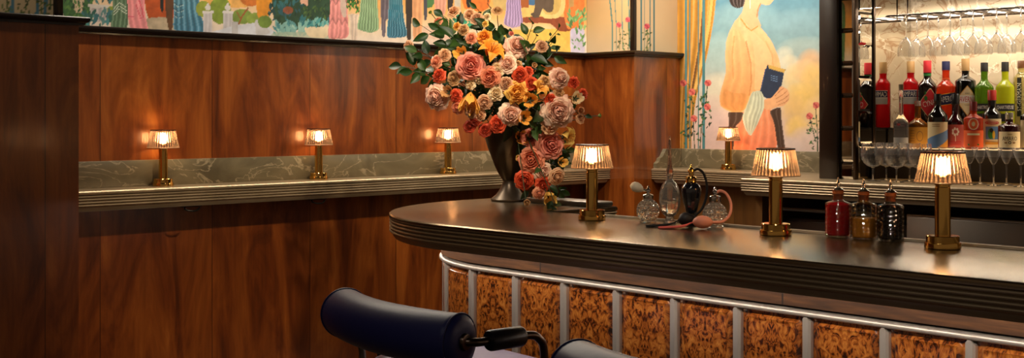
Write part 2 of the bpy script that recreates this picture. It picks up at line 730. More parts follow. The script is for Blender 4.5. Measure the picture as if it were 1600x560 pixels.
mb = MB(); mb.box(-6.2, 2.2, -2.6, 6.4, -0.06, 0.0); struct('floor', mb, M_FLOOR)
mb = MB(); mb.box(-6.2, 2.2, -2.6, 6.4, 3.0, 3.06); struct('ceiling', mb, M_CEIL)
mb = MB(); mb.box(-5.4, WALLX, PILY, COLY, 0, TR0); struct('wall_left', mb, M_WALL)
mb = MB(); mb.box(-5.4, WALLX, 1.95, 5.45, TR0, 3.0); struct('wall_left_upper', mb, M_CREAM)
mb = MB(); mb.box(-5.4, PILX, -2.6, PILY, 0, TR0); struct('wall_pilaster', mb, M_WALL)
mb = MB(); mb.box(-5.4, -4.67, -2.6, 1.948, TR0, 3.0); struct('wall_pilaster_upper', mb, M_CREAM)
mb = MB(); mb.box(-5.4, COLX, COLY, BACKY, 0, TR0); struct('wall_column', mb, M_WALL)
mb = MB(); mb.box(-5.4, -4.655, 5.442, BACKY, TR0, 3.0); struct('wall_column_upper', mb, M_CREAM)
mb = MB(); mb.box(-5.4, 2.2, BACKY, 6.1, 0, 3.0); struct('wall_back', mb, M_CREAM)


def moulding(pts_fn):
    """a small cap moulding: pts_fn(off) gives the plan line at that projection"""
    prof = [(0.0, TR0), (0.014, TR0), (0.020, TR0 + 0.006), (0.020, TR0 + 0.010), (0.030, TR0 + 0.014), (0.034, TR0 + 0.022), (0.034, TR1 - 0.004), (0.030, TR1), (-0.05, TR1)]
    mb = MB()
    rows = [[(x, y, z) for x, y in pts_fn(off)] for off, z in prof]
    n = len(rows[0])
    vs = [p for r in rows for p in r]
    fs = []
    for i in range(len(rows) - 1):
        for k in range(n - 1):
            fs.append((i * n + k, i * n + k + 1, (i + 1) * n + k + 1, (i + 1) * n + k))
    mb.add(vs, fs)
    return mb


struct('trim_1', moulding(lambda o: [(WALLX + o, PILY), (WALLX + o, COLY)]), M_TRIM, 25)
struct('trim_2', moulding(lambda o: [(PILX + o, -2.5), (PILX + o, PILY + o), (PILX - 0.40, PILY + o)]), M_TRIM, 25)
struct('trim_3', moulding(lambda o: [(WALLX, COLY - o), (COLX + o, COLY - o), (COLX + o, BACKY)]), M_TRIM, 25)

# ================================================================== plan outlines
OV = 0.20                                   # the counter overhangs the bar front
RC, CX, CY = 0.80, -2.928, 3.272            # the rounded end of the counter
BARZ = 1.07
REED = [(0.050, -0.088), (0.020, -0.088), (0.013, -0.080), (0.010, -0.071)]
for k in range(4):
    z0 = -0.068 + k * 0.0125
    REED += [(0.0065, z0), (0.0015, z0 + 0.0025), (0.0, z0 + 0.006), (0.0015, z0 + 0.0095), (0.0065, z0 + 0.012)]
REED += [(0.0, -0.0165), (-0.001, -0.012), (0.0, -0.005), (0.004, -0.001), (0.010, 0.0)]


def offset_loop(pts, d):
    """closed CCW loop moved inwards by d, mitred"""
    n = len(pts)
    out = []
    for i in range(n):
        p0, p1, p2 = Vector(pts[i - 1]), Vector(pts[i]), Vector(pts[(i + 1) % n])
        e1, e2 = (p1 - p0).normalized(), (p2 - p1).normalized()
        n1, n2 = Vector((-e1.y, e1.x)), Vector((-e2.y, e2.x))
        m = n1 + n2
        m = m / max(0.35, m.dot(n1)) if m.length > 1e-6 else n1
        out.append(p1 + m * d)
    return out


def arc(cx, cy, r, a0, a1, n):
    return [(cx + r * math.cos(a0 + (a1 - a0) * i / n), cy + r * math.sin(a0 + (a1 - a0) * i / n)) for i in range(n + 1)]


def slab(outline, z, prof=REED):
    mb = MB()
    mb.sweep([[(p.x, p.y, z + dz) for p in offset_loop(outline, ins)] for ins, dz in prof])
    return mb


BAR_END = -0.30
counter_plan = [(BAR_END, 2.472), (BAR_END, 3.09), (-3.05, 3.09), (-3.05, 3.47)] + arc(-3.648, 3.39, 0.08, PI / 2, PI, 6) + arc(CX, CY, RC, PI, 1.5 * PI, 40)[0:]
bar = thing('bar_counter', 'long bar with pewter top, rounded end and burl wood panelled front', 'bar', (0, 0, 0))
mb = slab(counter_plan, BARZ)
nl = len(counter_plan)
mb.mi = [0 if i >= (len(REED) - 4) * nl else 1 for i in range(len(mb.f))]
mb.build('countertop', [M_PEWTER, M_NOSING], bar, 30)

# body: s runs along the front from the right to the left and round the end
L1 = CX - BAR_END
L1 = -L1
RB = RC - OV


def bp(s, off, z):
    if s <= L1:
        return (BAR_END - s, CY - RB - off, z)
    a = (s - L1) / RB
    if a <= PI / 2:
        r = RB + off
        return (CX - r * math.sin(a), CY - r * math.cos(a), z)
    e = s - L1 - RB * PI / 2
    return (CX - RB - off, CY + e, z)


S_END = L1 + RB * PI / 2 + 0.10
SS = [L1 * i / 14 for i in range(14)] + [L1 + RB * PI / 2 * i / 24 for i in range(25)] + [S_END]


def body_loop(off, z):
    return [bp(s, off, z) for s in SS] + [(CX - RB - off, 3.43, z), (-3.12, 3.43, z), (-3.12, 3.02, z), (BAR_END, 3.02, z)]


mb = MB(); mb.sweep([body_loop(-0.016, 0.0), body_loop(-0.016, 0.985)]); mb.build('bar_body', M_DARK, bar)


def band(prof):
    """an open profile [(off,z)] run along the bar front"""
    mb = MB()
    n = len(SS)
    vs = [bp(s, o, z) for o, z in prof for s in SS]
    fs = [(i * n + k, (i + 1) * n + k, (i + 1) * n + k + 1, i * n + k + 1) for i in range(len(prof) - 1) for k in range(n - 1)]
    mb.add(vs, fs)
    return mb


band([(-0.012, 0.984), (0.012, 0.984), (0.012, 0.922), (-0.012, 0.922)]).build('frieze_band', M_FRIEZE, bar, 25)
band([(-0.01, 0.9145), (0.012, 0.9145), (0.0175, 0.911), (0.019, 0.906), (0.0175, 0.901), (0.012, 0.898), (-0.01, 0.898)]).build('top_rail', M_SILVER, bar, 60)
M_LED = mat('led_strip', '#ffffff', 0.5, emit='#ffe9d6', es=26.0)
band([(0.135, 0.9815), (0.135, 0.9775), (0.120, 0.9775), (0.120, 0.9815)]).build('light_strip', M_LED, bar, 25)
band([(-0.01, 0.16), (0.016, 0.16), (0.016, 0.02), (-0.01, 0.02)]).build('kick_plate', M_STEEL, bar, 25)

STEP, S0 = 0.2183, 1.257 + BAR_END
ks = [k for k in range(-3, 14) if 0.1 < S0 + k * STEP < S_END - 0.12]
for k in ks:
    s = S0 + k * STEP
    mb = MB()
    # a mullion of trapezoid section whose head is cut to a point against the rail
    hw, fw = 0.0125, 0.008
    ring = lambda z, zc: [bp(s - hw, -0.012, z), bp(s + hw, -0.012, z), bp(s + hw, 0.008, z), bp(s + fw * 0.2, 0.0165, zc), bp(s - fw, 0.0165, z)]
    mb.sweep([[bp(s - hw, -0.012, 0.16), bp(s + hw, -0.012, 0.16), bp(s + hw, 0.006, 0.16), bp(s + fw, 0.013, 0.16), bp(s - fw, 0.013, 0.16), bp(s - hw, 0.006, 0.16)],
              [bp(s - hw, -0.012, 0.886), bp(s + hw, -0.012, 0.886), bp(s + hw, 0.006, 0.886), bp(s + fw, 0.013, 0.892), bp(s - fw, 0.013, 0.892), bp(s - hw, 0.006, 0.886)],
              [bp(s - 0.003, -0.012, 0.9), bp(s + 0.003, -0.012, 0.9), bp(s + 0.003, 0.006, 0.9), bp(s + 0.002, 0.013, 0.9), bp(s - 0.002, 0.013, 0.9), bp(s - 0.003, 0.006, 0.9)]])
    mb.build('mullion', M_SILVER, bar, 20)


def smooth01(x):
    x = max(0.0, min(1.0, x))
    return x * x * (3 - 2 * x)


for k in ks[:-1]:
    sa, sb, z0, z1 = S0 + k * STEP + 0.011, S0 + (k + 1) * STEP - 0.011, 0.162, 0.8985
    sm, hw, zm, hh = (sa + sb) / 2, (sb - sa) / 2, (z0 + z1) / 2, (z1 - z0) / 2
    nu, nv = 40, 90
    us = sorted(set([-1, 1] + [(-1 + 2 * i / nu) for i in range(nu + 1)]))
    zs = [z0 + (z1 - z0) * smooth01(j / nv) for j in range(nv + 1)]
    mb = MB()
    vs = []
    for z in zs:
        for u in us:
            uu = math.copysign(1 - (1 - abs(u)) ** 1.5, u)
            ds = uu * hw
            ins = 0.013
            qx, qz = abs(ds) - (hw - ins - 0.016), abs(z - zm) - (hh - ins - 0.016)
            sd = math.hypot(max(qx, 0), max(qz, 0)) + min(max(qx, qz), 0) - 0.016
            off = -0.007 + 0.0105 * smooth01(-sd / 0.007 + 0.2) + 0.0028 * math.exp(-((sd + 0.006) / 0.0026) ** 2)
            vs.append(bp(sm + ds, off, z))
    w = len(us)
    fs = [(j * w + i, (j + 1) * w + i, (j + 1) * w + i + 1, j * w + i + 1) for j in range(nv) for i in range(w - 1)]
    mb.add(vs, fs)
    me = mb.mesh('burl_panel', M_BURL, 50)
    uvl = me.uv_layers.new(name='UVMap')
    uvd = []
    for p in me.polygons:
        for vi in p.vertices:
            j, i = divmod(vi, w)
            uu = us[i]
            uu = math.copysign(1 - (1 - abs(uu)) ** 1.5, uu)
            uvd += [abs(uu) * hw + k * 1.37 + 6, zs[j] + k * 0.61]
    uvl.data.foreach_set('uv', uvd)
    link_mesh('burl_panel', me, bar)

# ribbed drip rail let into the back of the bar top
mb = MB()
x0, x1, y0, y1 = -2.77, -0.5, 3.068, 3.0875
mb.box(x0, x1, y0, y1, BARZ + 0.0003, BARZ + 0.002)
for y in (y0, y1 - 0.004):
    mb.box(x0, x1, y, y + 0.004, BARZ + 0.002, BARZ + 0.007)
n = int((x1 - x0) / 0.016)
for i in range(n):
    xa = x0 + 0.008 + i * 0.016
    mb.tube([(xa - 0.006, y0 + 0.004, BARZ + 0.004), (xa + 0.006, y1 - 0.005, BARZ + 0.004)], 0.0035, 6)
mb.build('drip_rail', M_SILVER, bar, 40)
# raised hatch board at the back of the rounded end
mb = MB(); mb.box(-3.45, -3.065, 3.345, 3.462, BARZ + 0.0003, BARZ + 0.019, bev=0.004); mb.build('raised_back_board', M_STEEL, bar, 40)

# ================================================================== wall ledges and the back bar counter
LEDZ = 1.105
led = thing('wall_ledge', 'drinks ledge of reeded pewter with grey green marble upstand on panelled wall', 'ledge')
slab([(-4.82, 2.016), (-4.82, 5.418), (WALLX + 0.001, 5.418), (WALLX + 0.001, 2.016)], LEDZ).build('ledge_top', M_PALE_PEWTER, led, 30)
mb = MB(); mb.box(WALLX + 0.001, -5.016, 2.016, 5.418, LEDZ + 0.0004, 1.222, bev=0.0015); mb.build('marble_upstand', M_MARBLE, led, 40)

led2 = thing('wall_ledge', 'short reeded ledge with marble upstand below the mural of the woman', 'ledge')
slab([(-3.585, 5.58), (-3.585, BACKY - 0.002), (COLX + 0.002, BACKY - 0.002), (COLX + 0.002, 5.58)], LEDZ).build('ledge_top', M_PALE_PEWTER, led2, 30)
mb = MB(); mb.box(COLX + 0.03, -3.285, 5.838, BACKY - 0.001, LEDZ + 0.0004, 1.222, bev=0.0015); mb.build('marble_upstand', M_MARBLE, led2, 40)
mb = MB()
pr = [(5.60, LEDZ + 0.0004), (5.60, 1.135), (5.625, 1.150), (5.63, 1.165), (5.655, 1.175), (5.69, 1.222), (BACKY - 0.001, 1.222), (BACKY - 0.001, LEDZ + 0.0004)]
mb.sweep([[(COLX + 0.001, y, z) for y, z in pr], [(COLX + 0.029, y, z) for y, z in pr]])
mb.build('marble_return', M_MARBLE, led2, 30)
mb = MB(); mb.box(COLX + 0.01, -3.60, 5.72, BACKY - 0.002, 0.0, 1.015); mb.build('base_panel', wood_mat('honey_panel', [(0.3, '#5a3a1a'), (0.6, '#7a5326'), (0.8, '#8d6634')], sheet=0.4, seams=True, rough=0.4, coat=0.3), led2)

bb = thing('back_bar_counter', 'deep reeded pewter back counter carrying the glasses and bottle display', 'counter')
slab([(-1.30, 5.02), (-1.30, BACKY - 0.002), (-3.575, BACKY - 0.002), (-3.575, 5.02)], LEDZ).build('ledge_top', M_PALE_PEWTER, bb, 30)
mb = MB(); mb.box(-3.54, -1.35, 5.55, BACKY - 0.004, 0.0, 1.016); mb.build('back_panel', M_DARK, bb)
mb = MB(); mb.box(-3.54, -3.50, 5.10, 5.549, 0.0, 1.016); mb.build('end_panel', MATS['honey_panel'], bb)

fr = thing('undercounter_fridge', 'brushed steel fridge front under the back bar counter behind the bitters bottles', 'fridge', (0, 0, 0))
fx0 = on_y(1413, 340, 5.12).x
mb = MB(); mb.box(fx0, -1.36, 5.14, 5.54, 0.08, 0.965, bev=0.004); mb.build('cabinet', M_STEEL, fr)
for i in range(2):
    xa = fx0 + 0.012 + i * 0.66
    mb = MB(); mb.box(xa, min(xa + 0.64, -1.37), 5.118, 5.139, 0.10, 0.955, bev=0.004); d_ = mb.build('door', M_STEEL, fr)
    mb = MB(); mb.tube([(xa + 0.05, 5.118, 0.80), (xa + 0.05, 5.09, 0.80), (xa + 0.05, 5.09, 0.50), (xa + 0.05, 5.118, 0.50)], 0.007, 8); mb.build('handle', M_CHROME, d_)
mb = MB(); mb.box(fx0, -1.36, 5.16, 5.5, 0.0, 0.079); mb.build('plinth', M_DARK, fr)

ir = thing('service_drawer_unit', 'dark brown drawer unit with steel rail under the back counter', 'drawer unit')
dx0, dx1 = -3.47, fx0 - 0.05
mb = MB(); mb.box(dx0, dx1, 5.24, 5.54, 0.0, 0.90, bev=0.004); mb.build('carcass', mat('brown_drawer', '#2c1a10', 0.45), ir)
for i in range(2):
    zt = 0.885 - i * 0.42
    mb = MB(); mb.box(dx0 + 0.03, dx1 - 0.02, 5.222, 5.239, zt - 0.38, zt, bev=0.003); d_ = mb.build('drawer', mat('brown_drawer_front', '#331d11', 0.4), ir)
    mb = MB(); mb.tube([((dx0 + dx1) / 2 - 0.08, 5.222, zt - 0.1), ((dx0 + dx1) / 2 - 0.08, 5.2, zt - 0.1), ((dx0 + dx1) / 2 + 0.08, 5.2, zt - 0.1), ((dx0 + dx1) / 2 + 0.08, 5.222, zt - 0.1)], 0.005, 8); mb.build('handle', M_STEEL, d_)
mb = MB(); mb.tube([(dx0, 5.25, 0.70), (dx0, 5.16, 0.70), (dx0, 5.16, 0.935), (dx0 + 0.015, 5.16, 0.95), (dx1, 5.16, 0.95)], 0.011, 8); mb.build('steel_rail', M_STEEL, ir)

# purse hooks under the wall ledge
for i, (px, py, where) in enumerate([(298, 328, 'below the lamp by the pilaster'), (495, 317, 'below the middle ledge lamp')]):
    p = on_x(px, py, -4.86)
    h = thing('purse_hook', 'small black iron hook under the ledge, ' + where, 'hook', (-4.86, p.y, 1.0165), 0)
    mb = MB(); mb.box(-0.012, 0.012, -0.05, 0.05, -0.004, 0.0, bev=0.001); mb.build('plate', M_BLACKMETAL, h)
    mb = MB(); mb.tube(catmull([(0, -0.03, -0.004), (0.01, -0.03, -0.016), (0.02, -0.005, -0.022), (0.02, 0.02, -0.02), (0.018, 0.035, -0.008)], 4), 0.004, 8); mb.build('hook_arm', M_BLACKMETAL, h)

# ================================================================== mirrored cabinet round the bottle recess
cab = thing('bottle_display_cabinet', 'tall dark cabinet edged with mirror tiles round the lit stone bottle recess', 'cabinet')
XP0, XP1, XM, FY = -3.277, -3.174, -3.082, 5.29
Z0 = LEDZ + 0.0005
mb = MB(); mb.box(XP0, XP1, FY - 0.018, FY + 0.012, Z0, 2.75, bev=0.004); mb.build('post', mat('dark_bronze_wood', '#241812', 0.3, coat=0.4), cab)
mb = MB(); mb.box(XP0, XM - 0.004, FY + 0.0125, BACKY - 0.004, Z0, 2.75); mb.build('side_wall', M_DARK, cab)


def tile_strip(mk, bounds, name='mirror_tile'):
    for a, b in zip(bounds[:-1], bounds[1:]):
        mb = MB()
        mk(mb, a + 0.0012, b - 0.0012)
        mb.build(name, M_MIRROR, cab, 12)


def bevelled(mb, P, u0, u1, z0, z1, bw=0.011, th=0.006):
    """a mirror plate with sloping edges; P(u,z,h) places it"""
    r0 = [P(u0, z0, 0), P(u1, z0, 0), P(u1, z1, 0), P(u0, z1, 0)]
    r1 = [P(u0, z0, th * 0.3), P(u1, z0, th * 0.3), P(u1, z1, th * 0.3), P(u0, z1, th * 0.3)]
    r2 = [P(u0 + bw, z0 + bw, th), P(u1 - bw, z0 + bw, th), P(u1 - bw, z1 - bw, th), P(u0 + bw, z1 - bw, th)]
    mb.sweep([r0, r1, r2])


t1 = [Z0, 1.192, 1.361, 1.525, 1.686, 1.85, 2.012, 2.174]
tile_strip(lambda m, a, b: bevelled(m, lambda u, z, h: (u, FY + 0.012 - h, z), XP1 + 0.003, XM - 0.012, a, b), t1)
t2 = [Z0, 1.281, 1.446, 1.612, 1.778, 1.944, 2.11, 2.27]
tile_strip(lambda m, a, b: bevelled(m, lambda u, z, h: (XM - 0.004 + h, u, z), FY + 0.03, FY + 0.165, a, b), t2)
mb = MB(); mb.box(XM - 0.0115, XM + 0.003, FY - 0.004, FY + 0.026, Z0, 2.75, bev=0.002); mb.build('bronze_edge', M_BRONZE, cab)
mb = MB(); mb.box(XM - 0.003, XM + 0.006, FY + 0.169, FY + 0.187, Z0, 2.75, bev=0.002); mb.build('bronze_edge', M_BRONZE, cab)
mb = MB(); mb.box(XM - 0.003, XM + 0.0005, FY + 0.189, BACKY - 0.02, Z0, 2.3); mb.build('mirror_side', M_MIRROR, cab)
mb = MB(); mb.box(XM, -1.52, BACKY - 0.018, BACKY - 0.003, Z0, 2.3); mb.build('stone_back', M_STONE, cab)
mb = MB(); mb.box(-1.519, -1.32, FY, BACKY - 0.004, Z0, 2.75); mb.build('side_wall', M_DARK, cab)
mb = MB(); mb.box(XM + 0.007, -1.52, FY + 0.06, BACKY - 0.02, 2.301, 2.33); mb.build('soffit', M_DARK, cab)
mb = MB(); mb.box(XP1 + 0.003, -1.33, FY - 0.01, FY + 0.01, 2.34, 2.75); mb.build('header', M_DARK, cab)

# lit stepped bottle shelf
SH1, SH2 = 1.263, 1.361
shelf = thing('bottle_shelf', 'two step lit bottle shelf against the brown stone recess', 'shelf', (0, 0, 0))
M_GLOW = mat('lit_acrylic', '#ffffff', 0.4, emit='#ffca86', es=1.5)
sx0, sx1 = XM + 0.008, -1.53
mb = MB(); mb.box(sx0, sx1, 5.412, 5.60, SH1 - 0.012, SH1); mb.build('step_board', M_GLOW, shelf)
mb = MB(); mb.box(sx0, sx1, 5.601, BACKY - 0.022, SH2 - 0.012, SH2, bev=0.001); mb.build('step_board', M_DARK, shelf)
mb = MB(); mb.box(sx0, sx1, 5.601, 5.62, SH1, SH2 - 0.0125); mb.build('riser', M_DARK, shelf)
mb = MB(); mb.box(sx0, sx1, 5.405, 5.4115, SH1 - 0.034, SH1 - 0.001); mb.build('front_lip', M_STEEL, shelf)
mb = MB(); mb.box(sx0, sx1, 5.55, 5.60, Z0, SH1 - 0.0125); mb.build('base_panel', M_DARK, shelf)
for xa in (sx0, sx1 - 0.02):
    mb = MB(); mb.box(xa, xa + 0.02, 5.43, 5.548, Z0, SH1 - 0.0125); mb.build('bracket', M_DARK, shelf)

# ================================================================== murals: painted panels, the paint kept as colour on a fine mesh
rng = np.random.default_rng(5)


def vnoise(A, Zc, scale, seed=0):
    g = np.random.default_rng(seed).random((97, 97))
    x, y = A * scale + 300, Zc * scale + 300
    xi, yi = np.floor(x).astype(int), np.floor(y).astype(int)
    fx, fy = x - xi, y - yi
    fx, fy = fx * fx * (3 - 2 * fx), fy * fy * (3 - 2 * fy)
    q = lambda i, j: g[(xi + i) % 97, (yi + j) % 97]
    return (q(0, 0) * (1 - fx) + q(1, 0) * fx) * (1 - fy) + (q(0, 1) * (1 - fx) + q(1, 1) * fx) * fy


def fbm(A, Zc, scale, seed=0):
    return sum(vnoise(A, Zc, scale * 2 ** i, seed + i) * 0.5 ** (i + 1) for i in range(4)) / 0.9375


def rgb(c):
    return np.array(lin(c))


class Canvas:
    """a wall panel in its own coordinates (a along the wall, z up)"""

    def __init__(s, a0, a1, z0, z1, step, conv):
        s.na, s.nz = int((a1 - a0) / step) + 1, int((z1 - z0) / step) + 1
        s.a, s.z = np.linspace(a0, a1, s.na), np.linspace(z0, z1, s.nz)
        s.A, s.Z = np.meshgrid(s.a, s.z)
        s.C = np.ones((s.nz, s.na, 3)) * 0.5
        s.conv = conv

    def wash(s, stops):
        """bands by height, [(z, colour)]"""
        zz = [z for z, _ in stops]
        cc = np.array([rgb(c) for _, c in stops])
        for k in range(3):
            s.C[..., k] = np.interp(s.Z, zz, cc[:, k])

    def mottle(s, amt, scale, seed):
        s.C *= (1 + amt * (fbm(s.A, s.Z, scale, seed) - 0.5) * 2)[..., None]

    def mask(s, P):
        P = np.array(P)
        i0, i1 = np.searchsorted(s.a, P[:, 0].min()), np.searchsorted(s.a, P[:, 0].max())
        j0, j1 = np.searchsorted(s.z, P[:, 1].min()), np.searchsorted(s.z, P[:, 1].max())
        if i1 <= i0 or j1 <= j0:
            return None
        A, Zc = s.A[j0:j1, i0:i1], s.Z[j0:j1, i0:i1]
        m = np.zeros(A.shape, bool)
        for (x0, y0), (x1, y1) in zip(P, np.roll(P, -1, 0)):
            if y0 == y1:
                continue
            c = ((y0 > Zc) != (y1 > Zc)) & (A < (x1 - x0) * (Zc - y0) / (y1 - y0) + x0)
            m ^= c
        return (slice(j0, j1), slice(i0, i1)), m

    def poly(s, pts, col, folds=0, amp=0.35, col2=None, smooth=2, mott=0.12, seed=1, alpha=1.0, tiers=0):
        P = [tuple(s.conv(*p)) for p in pts]
        for _ in range(smooth):
            Q = []
            for p, q in zip(P, P[1:] + P[:1]):
                w_ = 0.14 if _ == 0 else 0.22
                Q += [(p[0] * (1 - w_) + q[0] * w_, p[1] * (1 - w_) + q[1] * w_), (p[0] * w_ + q[0] * (1 - w_), p[1] * w_ + q[1] * (1 - w_))]
            P = Q
        r = s.mask(P)
        if r is None:
            return
        sl, m = r
        A, Zc = s.A[sl], s.Z[sl]
        c = np.ones((*A.shape, 3)) * rgb(col)
        zmin, zmax = Zc.min(), Zc.max()
        v = (Zc - zmin) / max(zmax - zmin, 1e-6)
        if col2 is not None:
            c = c * (1 - v[..., None]) + rgb(col2) * v[..., None]
        if folds:
            big = 1e9
            lo = np.where(m, A, big).min(1, keepdims=True)
            hi = np.where(m, A, -big).max(1, keepdims=True)
            u = np.clip((A - lo) / np.maximum(hi - lo, 1e-4), 0, 1)
            w = np.sin(2 * PI * (folds * u + 0.12 * np.sin(2.2 * v + seed) + 0.45 * vnoise(u, v * 0.6, 3, seed)))
            c = c * (1 + amp * w)[..., None]
            c += (np.maximum(w - 0.6, 0) * amp * 0.6)[..., None]
        if tiers:
            f = (v * tiers + 0.12 * np.sin(A * 160)) % 1
            c = c * (1 - 0.45 * (f > 0.86))[..., None] * (0.85 + 0.35 * f)[..., None]
        c = c * (1 + mott * (fbm(A, Zc, 40, seed) - 0.5) * 2)[..., None]
        al = (m * alpha)[..., None]
        s.C[sl] = s.C[sl] * (1 - al) + c * al

    def blob(s, px, py, w, h, col, n=14, **k):
        s.poly([(px + w / 2 * math.cos(2 * PI * i / n), py + h / 2 * math.sin(2 * PI * i / n)) for i in range(n)], col, smooth=0, **k)

    def puff(s, px, py, w, h, col, alpha=0.8):
        a, z = s.conv(px, py)
        a1, _ = s.conv(px + w / 2, py)
        _, z1 = s.conv(px, py - h / 2)
        q = ((s.A - a) / (a1 - a)) ** 2 + ((s.Z - z) / (z1 - z)) ** 2
        q = q * (0.75 + 0.5 * fbm(s.A, s.Z, 12, int(px) % 50))
        al = (alpha * np.clip(1.25 - q, 0, 1) ** 0.8)[..., None]
        lit = 1 + 0.10 * np.clip((s.Z - z) / max(z1 - z, 1e-4), -1, 1)
        s.C = s.C * (1 - al) + (rgb(col) * lit[..., None]) * al

    def stroke(s, pts, w, col, taper=False, **k):
        L_, R_ = [], []
        n = len(pts)
        for i, (x, y) in enumerate(pts):
            x0, y0 = pts[max(i - 1, 0)]
            x1, y1 = pts[min(i + 1, n - 1)]
            l = math.hypot(x1 - x0, y1 - y0) or 1
            ww = w * (1 - i / (n - 1) * 0.9) if taper else w
            L_.append((x - (y1 - y0) / l * ww / 2, y + (x1 - x0) / l * ww / 2))
            R_.append((x + (y1 - y0) / l * ww / 2, y - (x1 - x0) / l * ww / 2))
        s.poly(L_ + R_[::-1], col, smooth=0, **k)

    def leaves(s, x0, x1, y0, y1, n, size, cols, seed, up=True):
        r = random.Random(seed)
        for i in range(n):
            x, y = r.uniform(x0, x1), r.uniform(y0, y1)
            a = r.uniform(-2.4, -0.7) if up else r.uniform(0, 6.28)
            l = size * r.uniform(0.6, 1.3)
            dx, dy = math.cos(a) * l, math.sin(a) * l
            nx, ny = -math.sin(a) * l * 0.2, math.cos(a) * l * 0.2
            s.poly([(x, y), (x + dx * .5 + nx, y + dy * .5 + ny), (x + dx, y + dy), (x + dx * .5 - nx, y + dy * .5 - ny)], r.choice(cols), smooth=1, seed=i)

    def rose(s, px, py, r0, col, dark):
        s.blob(px, py, r0 * 2, r0 * 2, col)
        for k in range(5):
            a = k * 1.26
            s.blob(px + r0 * .5 * math.cos(a), py + r0 * .5 * math.sin(a), r0 * .9, r0 * .7, dark if k % 2 else col)
        s.blob(px, py, r0 * .6, r0 * .6, dark)

    def build(s, name, place, label):
        n = s.na * s.nz
        co = np.empty((n, 3), np.float32)
        A, Zc = s.A.ravel(), s.Z.ravel()
        X, Y = place(A)
        co[:, 0], co[:, 1], co[:, 2] = X, Y, Zc
        idx = np.arange(n).reshape(s.nz, s.na)
        q = np.stack([idx[:-1, :-1], idx[:-1, 1:], idx[1:, 1:], idx[1:, :-1]], -1).reshape(-1, 4)
        me = bpy.data.meshes.new(name)
        me.vertices.add(n)
        me.vertices.foreach_set('co', co.ravel())
        me.loops.add(q.size)
        me.loops.foreach_set('vertex_index', q.ravel().astype(np.int32))
        me.polygons.add(len(q))
        me.polygons.foreach_set('loop_start', np.arange(0, q.size, 4, dtype=np.int32))
        me.polygons.foreach_set('loop_total', np.full(len(q), 4, dtype=np.int32))
        me.update(calc_edges=True)
        at = me.attributes.new('Col', 'FLOAT_COLOR', 'POINT')
        buf = np.ones((n, 4), np.float32)
        buf[:, :3] = np.clip(s.C.reshape(-1, 3), 0, 1)
        at.data.foreach_set('color', buf.ravel())
        me.materials.append(M_PAINT)
        me.validate()
        o = link_mesh(name, me)
        return tag(o, label, 'mural')


# ------------------------------------------------------------------ garden party frieze above the alcove panelling
MX = WALLX + 0.004
cv = Canvas(1.96, 5.44, TR1 - 0.002, 2.42, 0.0042, lambda px, py: (lambda p: (p.y, p.z))(on_x(px, py, MX)))
cv.wash([(1.80, '#ded2c8'), (1.90, '#e8d2b4'), (2.0, '#e6b068'), (2.2, '#dc9440'), (2.42, '#d8b080')])
cv.mottle(0.14, 5, 3)
G, DG, TE = '#6f8a38', '#24402c', '#3f7f82'
c_ = cv
c_.poly([(90, -150), (142, -150), (146, 24), (138, 42), (96, 32)], '#3d6a3a', seed=3)
c_.poly([(108, -150), (128, -150), (132, 20), (114, 20)], '#cdbba0')
c_.leaves(100, 140, 4, 42, 46, 9, ['#2c5a34', '#4b7a3e', '#26452c', '#5e8a44'], 4)
c_.poly([(138, 10), (172, 10), (166, 34), (148, 34)], '#b8b4b4', folds=3, amp=.2)
c_.poly([(136, 6), (174, 8), (172, 13), (139, 12)], '#d6d2cc')
c_.leaves(140, 176, -12, 8, 26, 12, ['#2a5258', '#3f7f82', '#23444a'], 7)
c_.poly([(168, 10), (182, 10), (184, 30), (166, 30)], '#8a9a3a')
c_.leaves(132, 178, 24, 46, 30, 15, ['#3a6f78', '#4b8a90', '#2f6258', '#5b8a8a'], 9)
c_.poly([(181, -150), (200, -150), (202, 50), (172, 46), (176, 18)], '#58785a', folds=4, amp=.3, seed=5)
for k in range(3):
    c_.stroke([(178, 14 + k * 5), (186, 4 + k * 5), (198, 12 + k * 5)], 1.3, '#d6e0cc')
c_.poly([(222, -150), (280, -150), (280, 34), (226, 34)], '#c2561c', col2='#9e3c14', mott=.4)
c_.poly([(226, 28), (274, 26), (276, 52), (228, 50)], '#b8a68c', mott=.3)
c_.poly([(198, -150), (219, -150), (226, 18), (233, 52), (199, 48)], '#e89094', folds=3, amp=.15, seed=8)
c_.stroke([(215, -6), (222, 14), (224, 28)], 1.4, '#d8405a')
c_.stroke([(212, 6), (219, 26)], 1.2, '#d8405a')
c_.stroke([(200, 26), (222, 28)], 1.2, '#d85a74')
c_.poly([(249, -150), (258, -150), (256, 20), (250, 18)], '#1c201e')
c_.poly([(257, -150), (275, -150), (270, 50), (264, 50), (258, 16)], '#5e3c22', mott=.3)
c_.poly([(273, -150), (304, -150), (312, 16), (323, 52), (270, 50), (272, 12)], '#3d7896', col2='#6aa0a8', folds=5, amp=.4, seed=2)
for k in range(3):
    c_.stroke([(272, 4 + k * 9), (278, 9 + k * 9), (287, 6 + k * 9)], 0.9, '#24485e')
    c_.stroke([(272, 6 + k * 9), (278, 11 + k * 9), (287, 8 + k * 9)], 0.7, '#b4d0d0')
c_.poly([(304, -150), (410, -150), (410, 12), (312, 12)], '#e8b060', mott=.3)
c_.blob(318, 14, 24, 26, '#93a03c', mott=.3)
c_.blob(344, 16, 34, 44, '#7f9434', mott=.35)
c_.blob(378, 26, 34, 24, '#7c9440', mott=.3)
c_.blob(398, 30, 26, 20, '#8aa044', mott=.3)
c_.blob(392, -2, 34, 24, '#c8702a', mott=.3)
c_.stroke([(372, 40), (378, 26), (388, 12)], 2.6, '#9c5a32')
c_.stroke([(376, 30), (370, 18)], 1.6, '#9c5a32')
